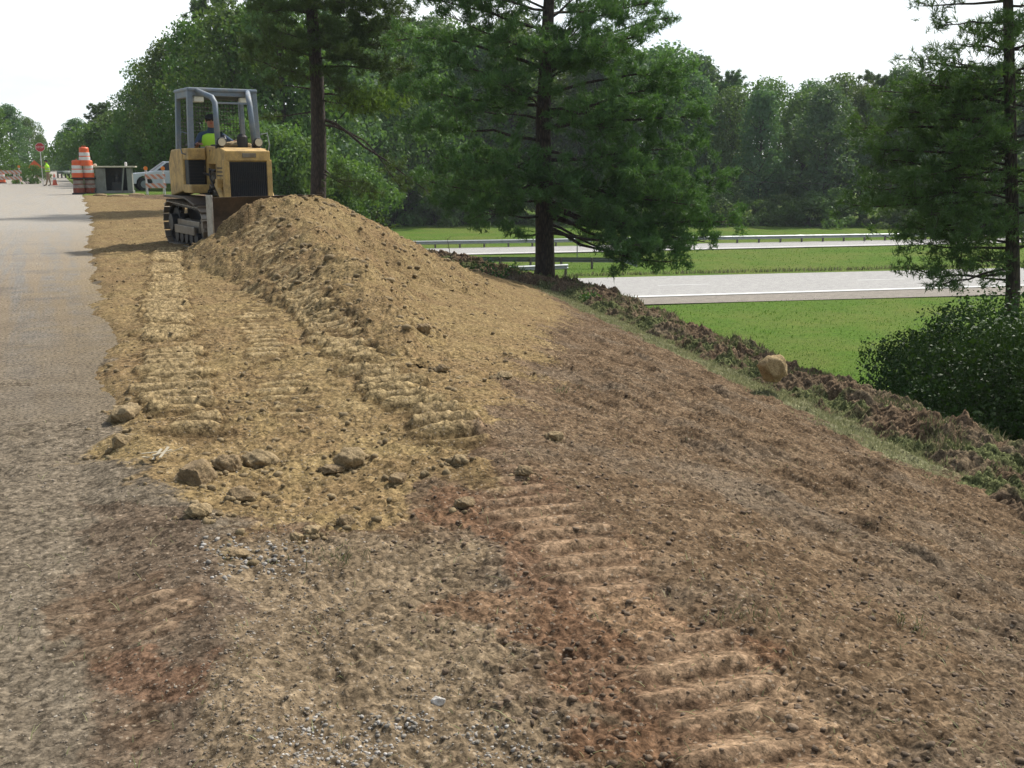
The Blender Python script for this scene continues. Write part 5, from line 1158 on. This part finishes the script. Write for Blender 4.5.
# ------------------------------------------------------------------ bulldozer (front = local -y)
dz = dp(230, 240, 21.6); DZ = empty('bulldozer', (dz.x, dz.y, .0), R(9)); tag(DZ, 'dusty yellow tracked bulldozer with open grey cab pushing the tan heap', 'bulldozer')
Y = M['yellow']
# tracks
def track_path(n):
    pts = []; yf, yr, r1, r2 = -.98, .98, .37, .40; L1 = yr - yf; per = 2 * L1 + math.pi * (r1 + r2); out_ = []
    for i in range(n):
        s = per * i / n
        if s < L1: out_.append(((yf + s), 0.0, 0.0)); continue
        s -= L1
        if s < math.pi * r2: a = s / r2; out_.append((yr + r2 * math.sin(a), r2 - r2 * math.cos(a), a)); continue
        s -= math.pi * r2
        if s < L1: f = s / L1; out_.append((yr - s, 2 * r2 + (2 * r1 - 2 * r2) * f, math.pi)); continue
        s -= L1; a = s / r1; out_.append((yf - r1 * math.sin(a), r1 + r1 * math.cos(a), math.pi + a))
    return out_
for sx in (-1, 1):
    tr = empty('track', (sx * .70, 0, .045)); tr.parent = DZ
    sh = MB(); ch = MB()
    for (y, z, a) in track_path(38):
        rot = Matrix.Rotation(a, 3, 'X'); c = Vector((0, y, z)); nrm = rot @ Vector((0, 0, -1))
        sh.box(c + nrm * .01, (.42, .145, .022), rot); sh.box(c + nrm * .04 + rot @ Vector((0, -.055, 0)), (.42, .016, .05), rot)
        ch.box(c - nrm * .03, (.20, .15, .06), rot)
    sh.build('track_shoes', M['track'], tr, bevel=.004); ch.build('track_chain', M['darkmetal'], tr)
    for k in range(5):
        y = -.66 + k * .33; mm = MB(); mm.cyl((-.12, 0, 0), (.12, 0, 0), .10, 16); mm.cyl((-.15, 0, 0), (-.12, 0, 0), .12, 16); mm.cyl((.12, 0, 0), (.15, 0, 0), .12, 16); o = mm.build('roller', M['darkmetal'], tr, bevel=.006); o.location = (0, y, .15)
    mm = MB(); mm.cyl((-.06, 0, 0), (.06, 0, 0), .30, 26); mm.cyl((-.11, 0, 0), (.11, 0, 0), .12, 16); o = mm.build('idler', M['track'], tr, bevel=.008); o.location = (0, -.98, .37)
    mm = MB(); mm.cyl((-.05, 0, 0), (.05, 0, 0), .29, 26); mm.cyl((-.17, 0, 0), (.17, 0, 0), .17, 16)
    for k in range(13): a = 2 * math.pi * k / 13; mm.box((0, math.cos(a) * .32, math.sin(a) * .32), (.07, .06, .06), Matrix.Rotation(a, 3, 'X'))
    o = mm.build('sprocket', M['darkmetal'], tr, bevel=.006); o.location = (0, .98, .40)
    mm = MB(); mm.box((0, 0, .37), (.20, 1.5, .22)); mm.box((sx * .16, 0, .30), (.05, 1.35, .16)); mm.bar((0, -.7, .40), (0, -1.05, .38), .16, .10); mm.build('track_frame', M['track'], tr, bevel=.01)
# chassis, hood, grille
MB().box((0, .05, .62), (.95, 2.3, .50)).build('chassis', M['darkmetal'], DZ, bevel=.02)
hd = MB(); hd.prism([(-1.30, 1.62), (-1.28, 1.82), (-1.05, 1.87), (-.05, 1.93), (-.05, .95), (-.18, .95), (-.22, 1.58), (-1.22, 1.58)], -.41, .41); hd.build('hood', Y, DZ, bevel=.02)
for sx in (-1, 1):
    MB().box((sx * .40, -1.27, 1.25), (.10, .14, .82)).build('front_frame', Y, DZ, bevel=.015)
    MB().box((sx * .395, -.93, 1.35), (.03, .50, .50)).build('side_panel', Y, DZ, bevel=.01)
    mm = MB(); mm.box((sx * .30, -.48, 1.24), (.18, .36, .5)); mm.cyl((sx * .34, -.55, 1.30), (sx * .46, -.55, 1.30), .09, 12); mm.cyl((sx * .34, -.35, 1.12), (sx * .45, -.35, 1.12), .07, 12); mm.tube([(sx * .42, -.65, 1.05), (sx * .47, -.5, 1.2), (sx * .44, -.3, 1.0)], .025, 6); mm.build('engine_block', M['track'], DZ, bevel=.008)
    mm = MB(); mm.tube([(sx * .43, -.7, 1.45), (sx * .47, -.55, 1.48), (sx * .45, -.38, 1.38), (sx * .5, -.2, 1.42)], .022, 6); mm.tube([(sx * .43, -.66, 1.15), (sx * .5, -.6, 1.32), (sx * .46, -.45, 1.5)], .018, 6); mm.build('hoses', M['darkmetal'], DZ)
MB().box((0, -.72, 1.28), (.55, .9, .6)).build('engine', M['darkmetal'], DZ, bevel=.02)
MB().box((0, -1.285, 1.29), (.70, .05, .66)).build('grille', M['grille'], DZ)
gb = MB()
for k in range(19): gb.box((-.333 + k * .037, -1.325, 1.29), (.010, .025, .64))
for z in (1.13, 1.29, 1.45): gb.box((0, -1.32, z), (.69, .012, .012))
gb.build('grille_bars', M['darkmetal'], DZ)
MB().box((0, -1.31, 1.73), (.84, .07, .19)).build('nose_panel', Y, DZ, bevel=.02)
MB().box((.02, -1.352, 1.74), (.26, .012, .08)).build('model_badge', M['track'], DZ, bevel=.004)
MB().box((.1, -1.36, .945), (.64, .20, .05)).build('grille_guard', M['lamp'], DZ, bevel=.01)
MB().box((0, -1.30, .80), (.9, .2, .22)).build('nose_crossmember', M['blade'], DZ, bevel=.02)
mm = MB(); mm.lathe([(.09, 0), (.10, .05), (.10, .22), (.06, .28)], 14, (.12, -.7, 1.86)); mm.build('precleaner', M['darkmetal'], DZ, smooth=False)
mm = MB(); mm.tube([(-.15, -.5, 1.86), (-.15, -.5, 2.04), (-.15, -.44, 2.10)], .035, 10); mm.build('exhaust_stub', M['darkmetal'], DZ)
v, f = ico(3); q = v * np.array([.30, .30, .07]) * (1 + .35 * perlin(v[:, 0] * 3, v[:, 1] * 3, 8))[:, None]; o = npmesh('dirt_on_hood', q, f, M['clod'], DZ, smooth=True); o.location = (.06, -.42, 1.93)
for sx in (-1, 1):
    mm = MB()
    for k in range(6): mm.box((sx * .413, -.93, 1.16 + k * .07), (.006, .34, .022))
    mm.build('side_louvres', M['darkmetal'], DZ)
    mm = MB()
    for y_, z_ in ((-.4, 1.83),): mm.cyl((sx * .405, y_, z_), (sx * .425, y_, z_), .018, 8)
    mm.build('hood_latch', M['track'], DZ)
    mm = MB(); mm.tube([(sx * .50, -.95, 1.20), (sx * .55, -.7, 1.05), (sx * .52, -.4, 1.0), (sx * .45, -.1, .9)], .02, 6); mm.tube([(sx * .46, -1.0, 1.22), (sx * .60, -.8, 1.1), (sx * .50, -.3, .92)], .016, 6); mm.build('hydraulic_hose', M['rubber'], DZ)
    MB().box((sx * .45, -1.02, 1.23), (.14, .12, .16)).build('cylinder_mount', Y, DZ, bevel=.01); MB().box((sx * .46, -1.28, .60), (.10, .14, .30)).build('bracket', Y, DZ, bevel=.01)
# side consoles over the tracks
for sx in (-1, 1):
    x = sx * .60
    MB().prism([(.18, 1.08), (1.18, .95), (1.22, 1.62), (1.0, 1.86), (.20, 1.88)], x - .18, x + .18).build('tank' if sx < 0 else 'battery_box', Y, DZ, bevel=.03)
    MB().prism([(.05, 1.92), (.12, 1.97), (.30, 1.97), (.36, 1.92)], x - .07, x + .07).build('fuel_cap', M['darkmetal'], DZ, bevel=.01)
    g3 = MB()
    for k in range(7): g3.box((x, -.108, 1.25 + k * .06), (.28, .01, .012))
    g3.build('recess_grille', M['darkmetal'], DZ)
    MB().box((x, .0, 1.77), (.34, .34, .22)).build('console_top', Y, DZ, bevel=.02)
    MB().box((x, .03, 1.43), (.30, .26, .46)).build('console_recess', M['grille'], DZ, bevel=.01)
    MB().box((x, -.08, 1.12), (.38, .56, .16)).build('step', Y, DZ, bevel=.02)
    MB().prism([(-.95, .86), (-.3, .98), (1.2, .98), (1.2, .94), (-.3, .94), (-.95, .82)], sx * .70 - .23, sx * .70 + .23).build('fender', M['blade'], DZ, bevel=.005)
    for k, (yy, xx) in enumerate(((.0, sx * 1.0), (.0, sx * 1.0))):
        if k == 0: MB().tube([(sx * .72, -.02, 2.15), (sx * .84, -.05, 2.18), (sx * .88, -.05, 1.95), (sx * .84, -.03, 1.78), (sx * .72, 0, 1.75)], .014, 8).build('grab_handle', M['galv'] if sx > 0 else M['rops'], DZ)
    l = MB().lathe([(.05, 0), (.085, .03), (.09, .09), (.08, .11)], 14); o = l.build('work_lamp', M['darkmetal'], DZ); o.location = (sx * .35, -.84, 1.98); o.rotation_euler = (R(90), 0, 0); MB().lathe([(.07, 0), (.07, .012)], 14, (0, 0, .112)).build('lens', M['cream'], o)
    MB().box((sx * .35, -.79, 1.90), (.14, .10, .07)).build('lamp_bracket', M['darkmetal'], DZ, bevel=.01)
# cab: open roll-over frame
rp = M['rops']
for sx in (-1, 1):
    MB().bar((sx * .68, -.02, 1.18), (sx * .62, .02, 2.94), .10, .13).build('front_post', rp, DZ, bevel=.015)
    MB().bar((sx * .68, .90, 1.3), (sx * .62, .82, 2.94), .09, .11).build('rear_post', rp, DZ, bevel=.015)
    MB().tube([(sx * .35, -.72, 1.90), (sx * .33, -.60, 2.70), (sx * .35, -.50, 2.80), (sx * .50, .0, 2.955)], [.052, .052, .052, .048], 10).build('brush_bar', rp, DZ, smooth=True)
    MB().bar((sx * .62, .0, 2.88), (sx * .62, .85, 2.88), .08, .12).build('roof_rail', rp, DZ, bevel=.01)
    c_ = MB().box((sx * .45, .06, 2.79), (.20, .12, .11)); o = c_.build('cab_lamp', M['lamp'], DZ, bevel=.02)
MB().box((0, .42, 2.965), (1.36, .98, .07)).build('roof', rp, DZ, bevel=.025)
MB().bar((-.65, -.0, 2.90), (.65, -.0, 2.90), .07, .10).build('front_beam', rp, DZ, bevel=.01); MB().bar((-.33, -.60, 2.70), (.33, -.60, 2.70), .035, .035).build('cross_bar', rp, DZ)
MB().bar((-.65, .85, 2.88), (.65, .85, 2.88), .06, .10).build('rear_beam', rp, DZ, bevel=.01)
sw = MB()
for k in range(22): sw.tube([(-.66 + k * .0628, .86, 1.75), (-.66 + k * .0628, .86, 2.84)], .0045, 4, False)
for k in range(15): sw.tube([(-.66, .86, 1.78 + k * .075), (.66, .86, 1.78 + k * .075)], .0045, 4, False)
sw.build('rear_screen', M['wire'], DZ)
# seat, controls
st = MB(); st.box((-.05, .52, 1.48), (.50, .48, .14)); st.build('seat', M['seatvinyl'], DZ, bevel=.04)
MB().box((-.05, .74, 1.84), (.46, .10, .62), Matrix.Rotation(R(-8), 3, 'X')).build('seat_back', M['seatvinyl'], DZ, bevel=.04); MB().box((-.05, .55, 1.21), (.55, .5, .44)).build('seat_base', M['darkmetal'], DZ, bevel=.02)
MB().box((0, .1, 1.16), (.8, 1.2, .05)).build('cab_floor', M['darkmetal'], DZ); MB().box((0, -.12, 1.78), (.62, .14, .34)).build('dashboard', M['darkmetal'], DZ, bevel=.03)
for x_, y_, z_ in ((-.42, .25, 1.99), (.40, .25, 2.03)):
    o = MB(); o.cyl((x_, y_, 1.5), (x_, y_ - .03, z_), .014, 8); o.lathe([(.01, -.03), (.032, -.01), (.03, .03), (.01, .045)], 10, (x_, y_ - .03, z_)); o.build('control_lever', M['darkmetal'], DZ)
# blade and push frame
bl_ = empty('blade', (.16, -1.80, .06)); bl_.parent = DZ; bl_.rotation_euler = (0, 0, R(20))
n = 10; prof = [(-.02 - .16 * math.sin(math.pi * (k / n) * .95 + .15), .10 + .86 * k / n) for k in range(n + 1)]
fr_ = [(y + .16, z) for y, z in prof]; bk = [(y + .19, z) for y, z in prof][::-1]
fr_ = [(-(.16 - (z - .1) * .02) + .30 * ((z - .53) / .43) ** 2 * -.5 + .15, z) for _, z in prof]; bk = [(y + .035, z) for y, z in fr_][::-1]
MB().prism(fr_ + bk, -1.26, 1.26).build('mouldboard', M['blade'], bl_, bevel=.004)
MB().box((0, fr_[0][0] + .0, .06), (2.54, .04, .18), Matrix.Rotation(R(-18), 3, 'X')).build('cutting_edge', M['bladeedge'], bl_, bevel=.004)
for sx in (-1, 1): MB().box((sx * 1.275, -.02, .52), (.03, .16, .96)).build('end_plate', M['bladeedge'] if sx < 0 else M['blade'], bl_, bevel=.005)
rb = MB()
for x in (-.9, -.45, 0, .45, .9): rb.box((x, .10, .52), (.04, .10, .78))
rb.box((0, .12, .88), (2.4, .08, .06)); rb.build('back_ribs', M['blade'], bl_, bevel=.005)
cf_ = MB()
for sx in (-1, 1): cf_.bar((sx * .44, .5, .42), (sx * .44, -1.25, .38), .12, .18); cf_.bar((sx * .44, -1.25, .38), (0, -1.62, .42), .12, .16)
cf_.build('push_frame', M['blade'], DZ, bevel=.01)
for sx in (-1, 1):
    cy = MB(); cy.cyl((sx * .48, -.95, 1.22), (sx * .46, -1.25, .92), .055, 12); cy.build('lift_cylinder', Y, DZ); cr = MB(); cr.cyl((sx * .46, -1.25, .92), (sx * .42, -1.55, .62), .028, 10); cr.build('cylinder_rod', M['galv'], DZ)
# operator: own thing, in the dozer's frame
J = {}; ox, oy = -.10, .50
J['pel'] = ((ox, oy + .10, 1.50), (.16, .13)); J['waist'] = ((ox, oy + .08, 1.66), (.15, .12)); J['chest'] = ((ox - .02, oy + .02, 1.92), (.18, .13)); J['neckb'] = ((ox - .02, oy - .02, 2.07), (.08, .075)); J['neck'] = ((ox - .02, oy - .05, 2.13), .058)
hx, hy = ox - .02, oy - .08; J['head0'] = ((hx, hy, 2.20), (.078, .085)); J['head1'] = ((hx, hy, 2.28), (.09, .098)); J['head2'] = ((hx, hy + .01, 2.36), (.065, .07))
E = [('pel', 'waist', 'blue'), ('waist', 'chest', 'blue'), ('chest', 'neckb', 'blue'), ('neckb', 'neck', 'skin'), ('neck', 'head0', 'skin'), ('head0', 'head1', 'skin'), ('head1', 'head2', 'skin')]
for s, nm in ((-1, 'L'), (1, 'R')):
    J[nm + 'hip'] = ((ox + s * .11, oy + .04, 1.47), .10); J[nm + 'knee'] = ((ox + s * .17, oy - .42, 1.46), .072); J[nm + 'ank'] = ((ox + s * .17, oy - .50, 1.09), .05); J[nm + 'toe'] = ((ox + s * .18, oy - .68, 1.07), .042)
    E += [('pel', nm + 'hip', 'darkcloth'), (nm + 'hip', nm + 'knee', 'darkcloth'), (nm + 'knee', nm + 'ank', 'darkcloth'), (nm + 'ank', nm + 'toe', 'boot')]
J['Lsh'] = ((ox - .21, oy + .02, 2.00), .075); J['Lelb'] = ((ox - .33, oy - .05, 1.78), .055); J['Lwrist'] = ((-.43, .32, 1.84), .036)
J['Rsh'] = ((ox + .20, oy + .02, 2.00), .075); J['Relb'] = ((ox + .42, oy - .02, 1.86), .055); J['Rwrist'] = ((.42, .33, 1.90), .036)
for nm in 'LR': E += [('chest', nm + 'sh', 'blue'), (nm + 'sh', nm + 'elb', 'blue'), (nm + 'elb', nm + 'wrist', 'skin')]
fingers(J, E, 'L', J['Lwrist'][0], (.1, -1, .1), (0, 0, -1), (1, 0, 0)); fingers(J, E, 'R', J['Rwrist'][0], (-.1, -1, .1), (0, 0, -1), (1, 0, 0))
for q in J: J[q] = ((J[q][0][0], J[q][0][1], J[q][0][2] + .13), J[q][1])
op = person('person', J, E, None, 'pel', 'bulldozer operator in a dark cap, blue shirt and lime vest seated at the controls', (dz.x, dz.y, 0), R(9))
vest(op, (ox, oy + .09, 1.63), (ox - .02, oy + .0, 2.16), .19, .215, .165); face_parts(op, (hx, hy, 2.41), .10, R(-12), 'darkcloth')
# ------------------------------------------------------------------ summer haze
hz = MB(); hz.box((120, 150, 22), (560, 560, 60)); ho = hz.build('haze', None); mh = bpy.data.materials.new('haze'); mh.use_nodes = True; nt = mh.node_tree; nt.nodes.clear()
out = nt.nodes.new('ShaderNodeOutputMaterial'); pv = nt.nodes.new('ShaderNodeVolumePrincipled'); pv.inputs['Color'].default_value = (.86, .93, 1, 1); pv.inputs['Density'].default_value = .00028; nt.links.new(pv.outputs[0], out.inputs['Volume'])
ho.data.materials.append(mh); tag(ho, 'thin summer haze softening the far woods', 'haze', kind='stuff')
